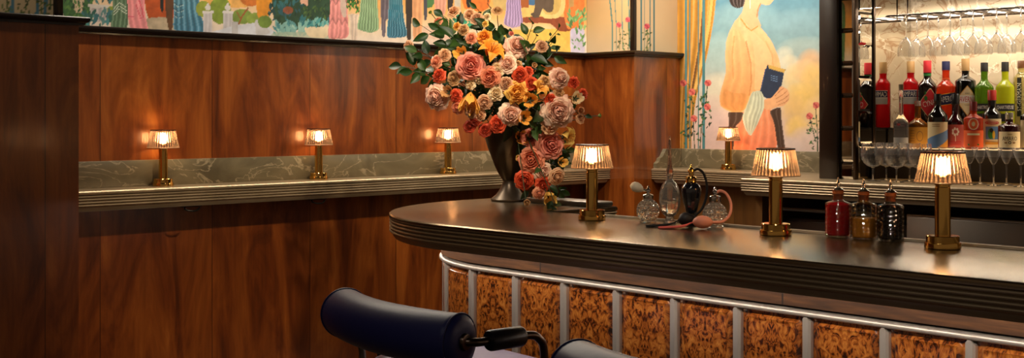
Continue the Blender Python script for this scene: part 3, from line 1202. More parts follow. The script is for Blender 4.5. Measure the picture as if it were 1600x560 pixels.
for x in (325, 356):
    c_.poly([(x - 7, 20), (x + 7, 20), (x + 7, 54), (x - 7, 54)], '#c4c0c4', smooth=0, folds=2, amp=.1)
    c_.poly([(x - 9, 17), (x + 9, 17), (x + 9, 21), (x - 9, 21)], '#dad6d4', smooth=0)
    c_.blob(x, 12, 9, 9, '#d2cecc')
    c_.blob(x, 7, 4, 5, '#d2cecc')
c_.poly([(332, 50), (366, 40), (410, 34), (440, 58), (440, 66), (330, 58)], '#cfd2dc', smooth=0)
c_.poly([(362, 34), (372, 34), (372, 54), (362, 54)], '#b8b6b8', smooth=0)
c_.poly([(398, -150), (432, -150), (424, 26), (400, 32)], '#e09228', mott=.3)
c_.poly([(398, 30), (410, 34), (424, 52), (400, 58)], '#c4c2c4')
c_.blob(414, 34, 22, 20, '#6f8a38', mott=.3)
c_.poly([(424, -150), (520, -150), (522, 42), (424, 50)], '#2a4a34', mott=.5, seed=4)
c_.leaves(420, 470, -6, 34, 60, 12, ['#1f4648', '#2f6a70', '#1c3a2a', '#2a5a64'], 12)
c_.leaves(470, 520, -10, 40, 60, 10, ['#1f3a26', '#3d5a30', '#24482c', '#4b6a34'], 13)
c_.blob(450, 16, 16, 12, '#a8542a', mott=.4, alpha=.7)
c_.poly([(468, -150), (482, -150), (482, 12), (476, 6), (468, 6)], '#d8a890')
c_.leaves(428, 474, 44, 60, 46, 17, ['#7fb0aa', '#5d989a', '#9cc4b8', '#4c8a90'], 14)
c_.poly([(424, 50), (520, 50), (520, 66), (424, 62)], '#a8b8a0', alpha=.7)
c_.poly([(473, 42), (518, 42), (510, 60), (482, 58)], '#e0cdaa', col2='#ead8b8')
c_.leaves(470, 522, 34, 44, 44, 12, ['#4c9a9c', '#2f7078', '#7fb8b0'], 15)
c_.poly([(519, -150), (540, -150), (543, 20), (546, 60), (511, 62), (516, 20)], '#e0908e', folds=4, amp=.18, tiers=6, seed=3)
c_.poly([(532, -6), (540, -4), (542, 26), (536, 28), (531, 12)], '#d4bcb0')
c_.poly([(543, 22), (562, 22), (559, 28), (558, 64), (548, 64), (547, 30)], '#d8c4b4', folds=2, amp=.15)
c_.leaves(541, 566, 2, 22, 40, 9, ['#1f4a1e', '#3d7a2c', '#5f9a3c', '#16341a'], 16)
c_.poly([(562, -150), (600, -150), (598, 50), (560, 50)], '#e0a860', alpha=.6)
c_.poly([(569, -150), (588, -150), (590, 14), (593, 46), (580, 52), (557, 46), (563, 18)], '#7fa27a', col2='#98b488', folds=7, amp=.4, seed=7)
c_.poly([(594, -150), (612, -150), (608, 30), (603, 30), (602, 58), (597, 58), (595, 26)], '#6a6270', col2='#5a4a50', folds=2, amp=.2)
c_.poly([(612, -150), (622, -150), (630, 26), (638, 58), (603, 60), (607, 26)], '#2f6f8c', col2='#2a7f8a', folds=7, amp=.45, seed=9)
c_.poly([(630, -150), (646, -150), (647, 28), (643, 26), (642, 64), (636, 64), (634, 20)], '#3a2e26')
c_.poly([(645, -150), (662, -150), (660, 66), (644, 66)], '#e0a274', folds=2, amp=.12)
c_.poly([(660, -150), (682, -150), (680, 10), (662, 14)], '#4c7a48')
c_.poly([(660, -150), (668, -150), (668, 30), (662, 34)], '#4a4a56')
c_.poly([(681, -150), (696, -150), (698, 26), (678, 26)], '#d99a86', folds=3, amp=.15)
c_.poly([(697, -150), (710, -150), (708, 22), (699, 22)], '#342c2a')
c_.poly([(708, -150), (722, -150), (720, 30), (710, 28)], '#c8beb0')
c_.poly([(720, -150), (768, -150), (768, 18), (720, 18)], '#d8742c', mott=.3)
c_.poly([(726, -150), (739, -150), (737, 12), (728, 12)], '#1a1818')
c_.stroke([(764, -8), (762, 6), (768, 14)], 1.5, '#3a2414')
c_.poly([(768, -150), (800, -150), (800, 16), (768, 18)], '#c0a468')
c_.leaves(708, 742, 30, 48, 40, 11, ['#2f8a6a', '#3da07c', '#24684c'], 18)
c_.poly([(660, 40), (700, 40), (710, 72), (660, 72)], '#e0b8a4', alpha=.7)
c_.poly([(740, 48), (910, 44), (910, 92), (740, 92)], '#e8c060', col2='#e6b450', mott=.2)
c_.poly([(806, -150), (888, -150), (888, 28), (806, 30)], '#d8b468')
c_.poly([(812, -150), (826, -150), (826, 12), (813, 12)], '#9c5424', smooth=0)
c_.poly([(826, -150), (838, -150), (838, 8), (826, 8)], '#3f6a94', smooth=0)
c_.poly([(816, 26), (888, 26), (896, 48), (874, 50), (860, 36), (816, 36)], '#8a4426', mott=.25)
c_.poly([(874, -150), (914, -150), (914, 50), (886, 46), (880, 20)], '#e07a3a', mott=.3)
c_.poly([(842, -150), (886, -150), (884, 16), (872, 29), (842, 29)], '#dcc07c')
c_.poly([(846, -150), (880, -150), (877, 12), (868, 23), (846, 22)], '#c8a860')
c_.poly([(838, -150), (866, -150), (866, 18), (855, 20), (848, 12), (842, 28), (834, 28), (828, 22), (836, 18)], '#5a4a3c', mott=.25)
c_.poly([(788, -150), (812, -150), (813, 6), (818, 40), (800, 44), (786, 38), (792, 12)], '#a48cb8', col2='#8a70a0', folds=6, amp=.3, seed=11)
c_.poly([(890, 44), (914, 44), (914, 92), (892, 92)], '#ccc6dc', col2='#b8b4d0')
c_.leaves(888, 914, 22, 50, 40, 11, ['#6f9a5c', '#8ab274', '#4f7a48'], 19)
c_.leaves(896, 912, 52, 84, 14, 9, ['#7aa268', '#5a8450'], 20)
c_.poly([(889, -150), (897, -150), (897, 10), (889, 12)], '#b89058', smooth=0)
# ground light and a few garden paths
c_.poly([(660, 60), (740, 64), (740, 90), (640, 84), (640, 66)], '#e0d2c4', alpha=.6)
cv.mottle(0.16, 30, 21)
cv.build('mural', lambda A: (np.full_like(A, MX), A), 'long painted frieze of party guests in gowns among garden plants above the panelling')

# ------------------------------------------------------------------ woman with a book, behind the short ledge
cv = Canvas(-4.655, -3.279, 1.10, 2.45, 0.0042, lambda px, py: (lambda p: (p.x, p.z))(on_y(px, py, BACKY - 0.004)))
K = lambda pts: [(1060 + x / 2.333, y / 2.333) for x, y in pts]
cv.wash([(1.10, '#c8a8a0'), (1.38, '#d0b4a4'), (1.62, '#b8b8ac'), (1.85, '#7fa0a4'), (2.1, '#5a8a9c'), (2.45, '#4f7f98')])
cv.mottle(0.18, 5, 31)
cv.mottle(0.10, 20, 33)
rr = random.Random(8)


def puffs(rows):
    for x, y, w, h, col, al in rows:
        cv.puff(1060 + x / 2.333, y / 2.333, w / 2.333, h / 2.333, col, al)


puffs([(230, 60, 260, 120, '#8fb0b4', .5), (430, 90, 240, 110, '#88a8b0', .45), (150, 200, 160, 160, '#9cb4b0', .6), (460, 170, 200, 70, '#a4b4ac', .6),
       (140, 330, 110, 130, '#ccc4ac', .75), (120, 400, 130, 110, '#c8b0a4', .7), (150, 480, 190, 170, '#c6aca8', .75), (300, 520, 320, 120, '#c8b2a8', .7),
       (385, 205, 70, 70, '#c4c4b0', .85), (405, 240, 80, 80, '#d4c8a8', .85), (370, 250, 70, 90, '#c8c4b0', .7), (430, 290, 110, 110, '#dcc084', .85),
       (480, 230, 100, 100, '#d8ac7c', .85), (462, 260, 90, 90, '#e0b884', .8), (500, 300, 110, 140, '#e2ba6c', .9), (450, 370, 130, 130, '#e0b860', .9), (415, 400, 90, 120, '#d8b070', .8),
       (500, 420, 100, 140, '#e0bc84', .8), (430, 470, 90, 90, '#e2bc60', .8), (470, 520, 160, 110, '#ccb4a8', .85), (400, 540, 120, 80, '#c8b4ac', .8)])
cv.poly(K([(-60, -260), (160, -260), (142, -40), (128, 80), (106, 200), (66, 350), (48, 470), (44, 620), (-60, 620)]), '#b07a22', folds=5, amp=.28, seed=4)
cv.stroke(K([(136, -240), (126, -40), (112, 90), (88, 210), (55, 350)]), 4.5, '#d8aa58')
cv.stroke(K([(104, -240), (96, -40), (82, 140), (50, 330)]), 3, '#6a4414')
for x, w in ((27, 3.6), (41, 2.2), (73, 1.6), (92, 4.2)):
    cv.stroke(K([(x, -240), (x, 620)]), w, '#3f7478')
# hair, neck, face in profile
cv.poly(K([(262, -150), (330, -150), (352, -110), (356, -70), (372, -40), (352, -30), (354, -14), (346, 2), (336, 16), (318, 19), (300, 13), (292, 34), (289, 64), (304, 98), (268, 116), (222, 86), (219, 62), (234, 42), (239, 10), (238, -60)]), '#d8a878', col2='#e2b890', smooth=2, mott=.06)
cv.poly(K([(176, -90), (210, -190), (300, -200), (350, -150), (330, -130), (280, -110), (266, -50), (246, -10), (238, 24), (214, 31), (192, 20), (182, -6)]), '#2c1a12', folds=4, amp=.4)
cv.stroke(K([(300, 12), (290, 34), (286, 64)]), 2.2, '#b98658')
cv.stroke(K([(262, -24), (262, 30)]), 1.2, '#f0e8d8')
# skirt and sash
cv.poly(K([(236, 400), (340, 395), (352, 440), (362, 560), (186, 560), (204, 480)]), '#d8734e', col2='#e08c60', folds=5, amp=.12, seed=3)
cv.poly(K([(180, 408), (240, 408), (228, 444), (206, 462), (200, 560), (176, 560), (184, 440)]), '#3d2412', folds=2, amp=.15)
cv.poly(K([(330, 404), (374, 388), (376, 440), (392, 560), (364, 560), (350, 450)]), '#3d2412', folds=2, amp=.15)
# blouse
cv.poly(K([(226, 58), (206, 76), (186, 114), (174, 150), (171, 200), (175, 262), (150, 346), (152, 388), (190, 410), (238, 410), (272, 340), (312, 330), (376, 262), (366, 210), (340, 150), (308, 108), (290, 92), (264, 106)]), '#dc9c5c', col2='#e8b482', folds=2, amp=.06, seed=6)
cv.poly(K([(250, 96), (280, 120), (318, 160), (344, 210), (330, 280), (300, 326), (276, 330), (280, 250), (274, 170)]), '#ecbc88', mott=.08, alpha=.55)
cv.poly(K([(188, 108), (226, 108), (254, 180), (268, 260), (264, 330), (240, 405), (196, 407), (154, 386), (152, 346), (174, 268), (170, 190)]), '#d08a48', col2='#e6b076', folds=3, amp=.08, alpha=.8, seed=2)
cv.poly(K([(164, 320), (200, 340), (250, 340), (238, 404), (196, 405), (156, 384)]), '#c47c38', folds=4, amp=.12, alpha=.45, seed=4)
cv.stroke(K([(246, 150), (264, 230), (266, 300), (258, 350)]), 2.2, '#b8743a', alpha=.7)
cv.stroke(K([(318, 150), (342, 200), (346, 250)]), 2.0, '#cf9458', alpha=.6)
cv.stroke(K([(204, 130), (196, 200), (200, 290)]), 2.2, '#c98a4c', alpha=.6)
cv.stroke(K([(226, 66), (250, 100), (266, 112), (290, 96)]), 2.0, '#c8873c')
# book
cv.poly(K([(324, 236), (392, 254), (386, 262), (366, 362), (336, 366), (294, 344)]), '#16243e', smooth=0, mott=.2)
cv.poly(K([(326, 236), (391, 253), (385, 266), (330, 250)]), '#c09a48', smooth=0)
cv.stroke(K([(318, 252), (298, 338)]), 1.6, '#2c4066')
for y in (276, 284, 292):
    cv.stroke(K([(338, y), (364, y + 6)]), 0.9, '#5f7ca0')
# hand and cuff
cv.poly(K([(312, 362), (338, 358), (360, 334), (372, 314), (384, 318), (398, 326), (406, 346), (402, 370), (384, 386), (356, 392), (330, 402), (312, 398)]), '#d8a070', mott=.08)
for pts in ([(352, 350), (372, 330), (384, 322)], [(354, 362), (380, 346), (396, 332)], [(358, 374), (386, 360), (402, 346)], [(362, 384), (388, 374), (402, 362)]):
    cv.stroke(K(pts), 1.0, '#a86a40')
cv.poly(K([(268, 334), (300, 330), (314, 358), (312, 398), (292, 446), (264, 500), (244, 474), (232, 428), (248, 388)]), '#b4b8a0', folds=4, amp=.18, seed=5)
# roses
for x, y in ((18, 303), (108, 303), (50, 336), (106, 390), (56, 432), (502, 384), (478, 424)):
    pass
for x0, pts in ((0, [(60, 560), (56, 480), (52, 380), (40, 310), (22, 300)]), (1, [(78, 560), (84, 460), (98, 390), (106, 310)]), (2, [(508, 560), (506, 470), (500, 390)]), (3, [(502, 520), (486, 460), (478, 424)])):
    cv.stroke(K(pts), 1.4, '#24401e')
for box in ((20, 122, 340, 520), (470, 514, 430, 540)):
    cv.leaves(1060 + box[0] / 2.333, 1060 + box[1] / 2.333, box[2] / 2.333, box[3] / 2.333, 70 if box[0] < 100 else 26, 7.5, ['#1f3a1c', '#2f5426', '#16281a', '#3f6430'], int(box[0]), up=False)
for x, y in ((18, 303), (108, 303), (50, 336), (106, 390), (56, 432), (502, 384), (478, 424)):
    cv.rose(1060 + x / 2.333, y / 2.333, 5.4, '#d06a5c', '#a83c3c')
cv.mottle(0.10, 34, 41)
cv.build('mural', lambda A: (A, np.full_like(A, BACKY - 0.004)), 'painted mural of a woman in peach blouse holding a blue book before clouds')

# ------------------------------------------------------------------ plain painted panels on the column and the pilaster
YC = 5.442 - 0.003
cv = Canvas(WALLX + 0.01, -4.658, TR1 - 0.002, 2.42, 0.005, lambda px, py: (lambda p: (p.x, p.z))(on_y(px, py, YC)))
cv.wash([(1.8, '#cbb492'), (2.0, '#c8a878'), (2.42, '#bfa070')])
cv.mottle(0.08, 6, 51)
for pts, w in (([(957, 80), (957, 40), (954, 10), (949, -30)], 2.2), ([(963, 78), (963, 40), (960, -10), (957, -30)], 1.2), ([(973, 76), (972, 20), (972, -30)], 1.2), ([(984, 76), (983, 20), (981, -30)], 1.8)):
    cv.stroke(pts, w, '#4f7f7c')
for x, y in ((967, 39), (981, 31)):
    cv.stroke([(x + 1, 78), (x + 2, 56), (x, y)], 1.0, '#3f5a30')
    cv.rose(x, y, 4.2, '#d8606a', '#b03c4c')
cv.leaves(964, 986, 48, 76, 26, 6, ['#3f5a30', '#56743c', '#2c4424'], 52, up=False)
cv.build('mural', lambda A: (A, np.full_like(A, YC)), 'narrow beige painted panel with curved green lines and two roses on the column')
XCm = -4.655 + 0.003
cv = Canvas(5.445, BACKY - 0.006, TR1 - 0.002, 2.42, 0.005, lambda px, py: (lambda p: (p.y, p.z))(on_x(px, py, XCm)))
cv.wash([(1.8, '#d4c09c'), (2.0, '#d0b48c'), (2.42, '#c8a880')])
cv.mottle(0.08, 6, 53)
for x, w in ((1002, 2.6), (1007, 1.4), (1016, 1.6), (1022, 2.4)):
    cv.stroke([(x, 84), (x, 30), (x, -40)], w, '#4a7478')
cv.stroke([(1010, 80), (1012, 60), (1011, 42)], 1.0, '#3f5a30')
cv.rose(1011, 41, 4.6, '#d8606a', '#b03c4c')
cv.leaves(1005, 1017, 50, 76, 16, 6, ['#3f5a30', '#56743c', '#2c4424'], 54, up=False)
cv.build('mural', lambda A: (np.full_like(A, XCm), A), 'pale painted panel with straight green stripes and one rose beside the gold curtain')
XPm = -4.67 + 0.004
cv = Canvas(0.6, 1.944, TR1 - 0.002, 2.42, 0.006, lambda px, py: (lambda p: (p.y, p.z))(on_x(px, py, XPm)))
cv.wash([(1.8, '#c4b08c'), (2.0, '#c8b088'), (2.42, '#c0a880')])
cv.mottle(0.10, 6, 55)
for x, w in ((-34, 5), (-12, 3), (18, 6), (57, 5), (70, 6)):
    cv.stroke([(x, 30), (x + 2, -10), (x + 4, -50)], w, '#4c7c90')
for x in (-24, 8, 32, 44, 63, 76):
    cv.stroke([(x, 28), (x + 3, 10), (x + 2, -20)], 1.4, '#4b5f30')
    cv.leaves(x - 4, x + 8, -14, 24, 12, 8, ['#4b5f30', '#6a7c40', '#3a4c28'], 60 + x, up=False)
cv.build('mural', lambda A: (np.full_like(A, XPm), A), 'cream painted panel with blue stripes and leafy stems above the dark pilaster')
# dark frames closing the painted panels at the outer corners
mb = MB(); mb.box(-4.69, -4.655, 1.925, 1.962, TR1, 3.0, bev=0.004); struct('trim_4', mb, M_TRIM)
mb = MB(); mb.box(-4.672, -4.640, 5.428, 5.456, TR1, 3.0, bev=0.004); struct('trim_5', mb, M_TRIM)

# ================================================================== table lamps
def make_lamp(label, loc, group):
    root = thing('table_lamp', label, 'lamp', loc, 0, group)
    mb = MB()
    kn = lambda a, r, z, k: r - (0.0008 if (k % 2 and r > 0.0455) else 0)
    mb.lathe([(0.043, 0), (0.0462, 0.001), (0.0462, 0.014), (0.0452, 0.0155), (0.042, 0.0158), (0.042, 0.032), (0.0408, 0.0335), (0.0198, 0.0338)], 72, rf=kn, cap1=False)
    mb.build('base', M_BRASS, root, 30)
    mb = MB()
    mb.lathe([(0.0198, 0.0338), (0.0198, 0.160), (0.0185, 0.1615), (0.0185, 0.166), (0.0215, 0.167), (0.0215, 0.170), (0.009, 0.172), (0.009, 0.188), (0.004, 0.190)], 36)
    mb.build('stem', M_BRASS, root, 30)
    mb = MB()
    mb.lathe([(0.004, 0.1905), (0.014, 0.194), (0.0165, 0.203), (0.0165, 0.226), (0.0135, 0.236), (0.004, 0.240)], 20)
    mb.build('bulb', M_BULB, root, 60)
    # fluted glass shade: rings of alternating ridge and groove, rib shading painted in as darker grooves
    mb = MB()
    NF = 38
    seg = NF * 4
    prof = [(0.0685, 0.174), (0.0690, 0.176), (0.0665, 0.186), (0.0620, 0.206), (0.0575, 0.228), (0.0540, 0.246), (0.0530, 0.250)]
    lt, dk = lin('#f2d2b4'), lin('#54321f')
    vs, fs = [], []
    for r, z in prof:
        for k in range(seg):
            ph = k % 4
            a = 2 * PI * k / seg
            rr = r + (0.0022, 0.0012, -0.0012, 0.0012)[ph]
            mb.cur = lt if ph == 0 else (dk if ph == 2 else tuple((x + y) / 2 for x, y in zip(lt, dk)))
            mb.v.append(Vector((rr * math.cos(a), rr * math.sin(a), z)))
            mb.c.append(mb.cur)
    for i in range(len(prof) - 1):
        for k in range(seg):
            k2 = (k + 1) % seg
            mb.f.append((i * seg + k, i * seg + k2, (i + 1) * seg + k2, (i + 1) * seg + k)); mb.mi.append(0)
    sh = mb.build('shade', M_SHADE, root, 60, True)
    mb = MB()
    mb.lathe([(0.0700, 0.1720), (0.0716, 0.1725), (0.0716, 0.1745), (0.0700, 0.175), (0.0668, 0.1745), (0.0668, 0.1725), (0.0700, 0.1720)], 76, cap0=False, cap1=False)
    mb.build('bottom_rim', mat('pale_glass_rim', '#e8c8ac', 0.15, trans=0.5), sh, 60)
    mb = MB()
    rf = lambda a, r, z, k: r + (0.0016 if (k % 4 == 0 and r > 0.052) else 0)
    mb.lathe([(0.0536, 0.2490), (0.0552, 0.2500), (0.0548, 0.2535), (0.0500, 0.2545), (0.0490, 0.2520), (0.0536, 0.2490)], 152, rf=rf, cap0=False, cap1=False)
    mb.build('top_rim', mat('bronze_rim', '#5b3a2a', 0.25, 0.6), sh, 40)
    mb = MB()
    for k in range(3):
        a = 2 * PI * k / 3
        mb.tube([(0.0, 0.0, 0.2515), (0.051 * math.cos(a), 0.051 * math.sin(a), 0.2515)], 0.0012, 6)
    mb.tube([(0, 0, 0.238), (0, 0, 0.253)], 0.0025, 8)
    mb.build('shade_spider', M_BRASS, sh, 40)
    return root


G1, G2 = 'lamps along the wall ledge', 'lamps along the bar top'
lamps = [
    ('brass lamp with fluted glass shade on the wall ledge, beside the dark pilaster', (-4.955, on_x(255, 291, -4.955).y, LEDZ), G1),
    ('brass lamp with fluted glass shade, middle one of three on the wall ledge', (-4.955, on_x(498, 280, -4.955).y, LEDZ), G1),
    ('brass lamp with fluted glass shade on the wall ledge, close beside the flower vase', (-4.955, on_x(700, 272, -4.955).y, LEDZ), G1),
    ('brass lamp with fluted shade before the mural of the woman, on the marble edged ledge', (on_y(1138, 264, 5.76).x, 5.76, LEDZ), None),
    ('brass lamp with fluted shade on the bar top, next to the flower vase', (*on_z(925, 343.8, BARZ).xy, BARZ + 0.0006), G2),
    ('brass lamp with fluted shade on the bar between perfume atomizers and bitters bottles', (*on_z(1212, 367.5, BARZ).xy, BARZ + 0.0006), G2),
    ('brass lamp with fluted shade on the bar, in front of the bottle shelf', (*on_z(1473, 388.5, BARZ).xy, BARZ + 0.0006), G2),
]
l0 = None
for lab, loc, grp in lamps:
    if l0 is None:
        l0 = make_lamp(lab, loc, grp)
    else:
        c = copy_tree(l0)
        c.location = loc
        c['label'] = lab
        if grp:
            c['group'] = grp
        else:
            del c['group']
        c.rotation_euler.z = loc[0] * 1.7

# ================================================================== stools
def make_stool(label, loc, rz=0.0):
    """origin on the floor under the middle of the back roll, seat towards +Y"""
    root = thing('bar_stool', label, 'stool', loc, rz, 'stools at the bar')
    # back roll: a bolster bent round the back, ends come forward
    half, rr = 0.262, 0.066
    pts, rs = [], []
    n = 40
    for i in range(n + 1):
        u = -1 + 2 * i / n
        pts.append(Vector((u * half, 0.042 * u * u - 0.036, 0.882)))
    body = pts[:]
    def end(i0, i1):
        d = (pts[i0] - pts[i1]).normalized()
        return d
    dl, dr = end(0, 1), end(-1, -2)
    prof = [(0.016, 0.50), (0.014, 0.72), (0.010, 0.86), (0.004, 0.96)]
    P_ = [pts[0] + dl * a for a, _ in prof] + body + [pts[-1] + dr * a for a, _ in reversed(prof)]
    R_ = [rr * b for _, b in prof] + [rr] * len(body) + [rr * b for _, b in reversed(prof)]
    mb = MB(); mb.tube(P_, R_, 32); bk = mb.build('backrest', M_NAVY, root, 80)
    # piping at each end of the roll
    for e, d in ((pts[0], dl), (pts[-1], dr)):
        mb = MB()
        q = Vector((0, 0, 1)); w_ = d.cross(q).normalized()
        ring = [e + d * 0.001 + (q * math.cos(a) + w_ * math.sin(a)) * (rr + 0.0008) for a in [2 * PI * k / 40 for k in range(41)]]
        mb.tube(ring, 0.0022, 6, caps=False); mb.build('piping', M_NAVY, bk, 60)
        mb = MB()
        c0 = e + d * 0.012
        mb.tube([c0, c0 + d * 0.006, c0 + d * 0.012, c0 + d * 0.014], [0.021, 0.021, 0.019, 0.008], 24); mb.build('washer', M_BRONZE, bk, 40)
    # bent arm tubes
    for sx, e, d in ((-1, pts[0], dl), (1, pts[-1], dr)):
        a0 = e + d * 0.02
        x = a0.x + sx * 0.012
        b_ = 0.0 if sx > 0 else -0.10
        path = catmull([a0, (x, a0.y + 0.012, 0.882), (x + sx * 0.004, a0.y + 0.04, 0.881), (x + sx * 0.004, a0.y + 0.172 + b_, 0.881), (x + sx * 0.004, a0.y + 0.212 + b_, 0.868), (x + sx * 0.003, a0.y + 0.230 + b_, 0.830),
                        (x, a0.y + 0.233 + b_, 0.70), (x, a0.y + 0.275 + b_ * 0.5, 0.35), (x, a0.y + 0.28, 0.012)], 8)
        mb = MB(); mb.tube(path, 0.0105, 12); mb.build('arm_tube', M_BRONZE, root, 60)
        if sx < 0:
            gp = None
        else:
            gp = [(x + sx * 0.004, a0.y + t, 0.881) for t in (0.055, 0.056, 0.061, 0.153, 0.158, 0.159)]
        if gp:
            mb = MB(); mb.tube(gp, [0.016, 0.023, 0.0255, 0.0255, 0.023, 0.016], 24); mb.build('arm_grip', mat('black_leather', '#0e0d10', 0.35, bump=0.1, bscale=60), root, 40)
        mb = MB(); mb.tube([(x, a0.y + 0.28, 0.0), (x, a0.y + 0.28, 0.012)], 0.016, 16); mb.build('foot', M_BLACKMETAL, root, 40)
        # rear leg carrying the roll
        xr = sx * 0.13
        yr = 0.042 * (xr / half) ** 2 - 0.036
        mb = MB(); mb.tube(catmull([(xr, yr, 0.824), (xr, yr + 0.005, 0.74), (xr, yr - 0.01, 0.35), (xr, yr - 0.03, 0.012)], 6), 0.009, 12); mb.build('rear_leg', M_STEEL, root, 60)
        mb = MB(); mb.tube([(xr, yr - 0.03, 0.0), (xr, yr - 0.03, 0.012)], 0.014, 16); mb.build('foot', M_BLACKMETAL, root, 40)
    # seat pad and its frame
    mb = MB()
    import bmesh
    pl = []
    W2, D0, D1, R = 0.235, 0.035, 0.405, 0.09
    for (cx, cy, a0) in ((W2 - R, D1 - R, 0), (-W2 + R, D1 - R, PI / 2), (-W2 + R, D0 + R, PI), (W2 - R, D0 + R, 1.5 * PI)):
        pl += arc(cx, cy, R, a0, a0 + PI / 2, 8)
    rings = [[(p.x, p.y, z) for p in offset_loop(pl, ins)] for ins, z in ((0.02, 0.700), (0.004, 0.706), (0.0, 0.722), (0.0, 0.748), (0.006, 0.762), (0.022, 0.769), (0.06, 0.773))]
    mb.sweep(rings); mb.build('seat', M_LILAC, root, 60)
    mb = MB()
    mb.tube([(p[0], p[1], 0.690) for p in [*offset_loop(pl, 0.012)] + [offset_loop(pl, 0.012)[0]]], 0.009, 8, caps=False)
    mb.build('seat_frame', M_BRONZE, root, 60)
    fx = pts[-1].x + 0.02
    mb = MB(); mb.tube([(-fx, 0.30, 0.30), (fx, 0.30, 0.30)], 0.010, 10); mb.build('footrest', M_BRONZE, root, 60)
    for sx in (-1, 1):
        mb = MB(); mb.tube([(sx * 0.13, -0.045, 0.655), (sx * 0.2, 0.12, 0.682), (sx * fx, 0.29, 0.682)], 0.008, 8); mb.build('brace', M_BRONZE, root, 60)
    return root


st = make_stool('navy leather bar stool showing its whole back roll, grip and lilac seat', (-2.385, 1.865, 0), rad(-5))
c = copy_tree(st)
c.location = (-1.44, 1.78, 0)
c['label'] = 'navy leather bar stool of which only the top of the back roll shows'

# ================================================================== bitters bottles on the bar
def bitters(label, px, py, liq, level, dark=False):
    p = on_z(px, py, BARZ)
    root = thing('bitters_bottle', label, 'bottle', (p.x, p.y, BARZ + 0.0006), face_camera(p.x, p.y), 'bitters bottles on the bar')
    R = 0.0362
    # cut diamond pattern: radius modulated on two crossing spirals
    def rf(a, r, z, k):
        if r < 0.034 or z < 0.008 or z > 0.094:
            return r
        u = a * 8 / PI * 1.0
        v = z / 0.0125
        d = abs(((u + v) % 2) - 1) + abs(((u - v) % 2) - 1)
        return r - 0.0034 * abs(d - 1)
    prof = [(0.030, 0.0), (0.0345, 0.002), (R, 0.007)] + [(R, 0.008 + 0.0866 * i / 34) for i in range(35)] + [(0.0345, 0.0985), (0.028, 0.1015), (0.0185, 0.104), (0.0155, 0.108), (0.0152, 0.118), (0.0165, 0.1205), (0.0165, 0.124)]
    mb = MB(); mb.lathe(prof, 96, rf=rf, cap1=True)
    g = mb.build('glass_body', M_THIN, root, 14)
    zt = level
    pr = [(0.029, 0.006), (0.0318, 0.009), (0.0318, min(zt, 0.094))]
    if zt > 0.096:
        pr += [(0.026, 0.0985), (0.0145, 0.102)]
    mb = MB(); mb.lathe(pr, 40); mb.build('liquid', liq, root, 40)
    mb = MB(); mb.lathe([(0.0135, 0.110), (0.0135, 0.1242), (0.0160, 0.1245), (0.0158, 0.134), (0.014, 0.1355)], 24); mb.build('cork', mat('amber_cork', '#9a4f1c', 0.6), root, 40)
    mb = MB(); mb.lathe([(0.0175, 0.1357), (0.0178, 0.1368), (0.011, 0.139), (0.0065, 0.143), (0.0055, 0.150), (0.0062, 0.153), (0.004, 0.157), (0.0022, 0.166), (0.0016, 0.171)], 24); mb.build('dasher_top', M_CHROME, root, 50)
    return root


bitters('cut glass bitters bottle of red liquid with steel dasher on the bar', 1309.5, 371, mat('red_bitters', '#b01c26', 0.2, trans=0.1, ior=1.33), 0.0985)
bitters('cut glass bitters bottle half full of amber liquid on the bar', 1349.5, 374, mat('amber_bitters', '#c88e30', 0.2, trans=0.1, ior=1.33), 0.060)
bitters('cut glass bitters bottle of near black liquid on the bar', 1391.5, 377, mat('black_bitters', '#120804', 0.15), 0.0985)

# ================================================================== perfume bottles and atomizers
def at_bar(px, py):
    p = on_z(px, py, BARZ)
    return p, face_camera(p.x, p.y)


def diamond(n, pitch, amp, lo, hi):
    def rf(a, r, z, k):
        if not lo < z < hi:
            return r
        u = a * n / PI
        v = z / pitch
        d = abs(((u + v) % 2) - 1) + abs(((u - v) % 2) - 1)
        return r - amp * abs(d - 1)
    return rf


def sphere_prof(R, zc, z0, z1, n=44):
    out = []
    for i in range(n + 1):
        z = z0 + (z1 - z0) * i / n
        out.append((math.sqrt(max(R * R - (z - zc) ** 2, 1e-8)), z))
    return out


M_CUT = mat('cut_crystal', '#fff6ea', 0.02, trans=0.86, ior=1.5)
M_WHITE_RUB = mat('white_silk_bulb', '#e6dac2', 0.5)
M_PINK = mat('pink_silk_bulb', '#e08f76', 0.5)
M_PINK_T = mat('pink_thread', '#d9655e', 0.7)
M_BLACK_T = mat('black_thread', '#0d0c0e', 0.7)

# 1: round crystal atomizer with white bulb
p, rz = at_bar(1012.5, 347.5)
a1 = thing('perfume_atomizer', 'round cut crystal atomizer with small white bulb on the bar', 'atomizer', (p.x, p.y, BARZ + 0.0006), rz, 'atomizers and scent bottles on the bar')
mb = MB(); mb.lathe([(0.026, 0.0), (0.028, 0.002)] + sphere_prof(0.0385, 0.038, 0.007, 0.071) + [(0.017, 0.0735), (0.0165, 0.077)], 144, rf=diamond(9, 0.0095, 0.0042, 0.008, 0.068)); mb.build('crystal_body', M_CUT, a1, 12)
mb = MB(); mb.lathe([(0.0172, 0.0775), (0.0175, 0.079), (0.0175, 0.089), (0.013, 0.0915), (0.0055, 0.093), (0.0055, 0.098), (0.0085, 0.101), (0.0085, 0.106), (0.005, 0.109), (0.0035, 0.112), (0.0045, 0.115), (0.002, 0.119)], 24); mb.build('spray_head', M_CHROME, a1, 40)
mb = MB(); mb.tube([(-0.006, 0, 0.104), (-0.018, 0.0, 0.105)], 0.0042, 12); mb.build('neck_tube', M_CHROME, a1, 40)
mb = MB(); mb.tube([(-0.016, 0, 0.1045), (-0.020, 0, 0.106), (-0.028, 0, 0.110), (-0.038, 0, 0.1145), (-0.047, 0, 0.117), (-0.054, 0, 0.118), (-0.059, 0, 0.118)], [0.004, 0.009, 0.0145, 0.0168, 0.0158, 0.0105, 0.002], 20); mb.build('squeeze_bulb', M_WHITE_RUB, a1, 60)

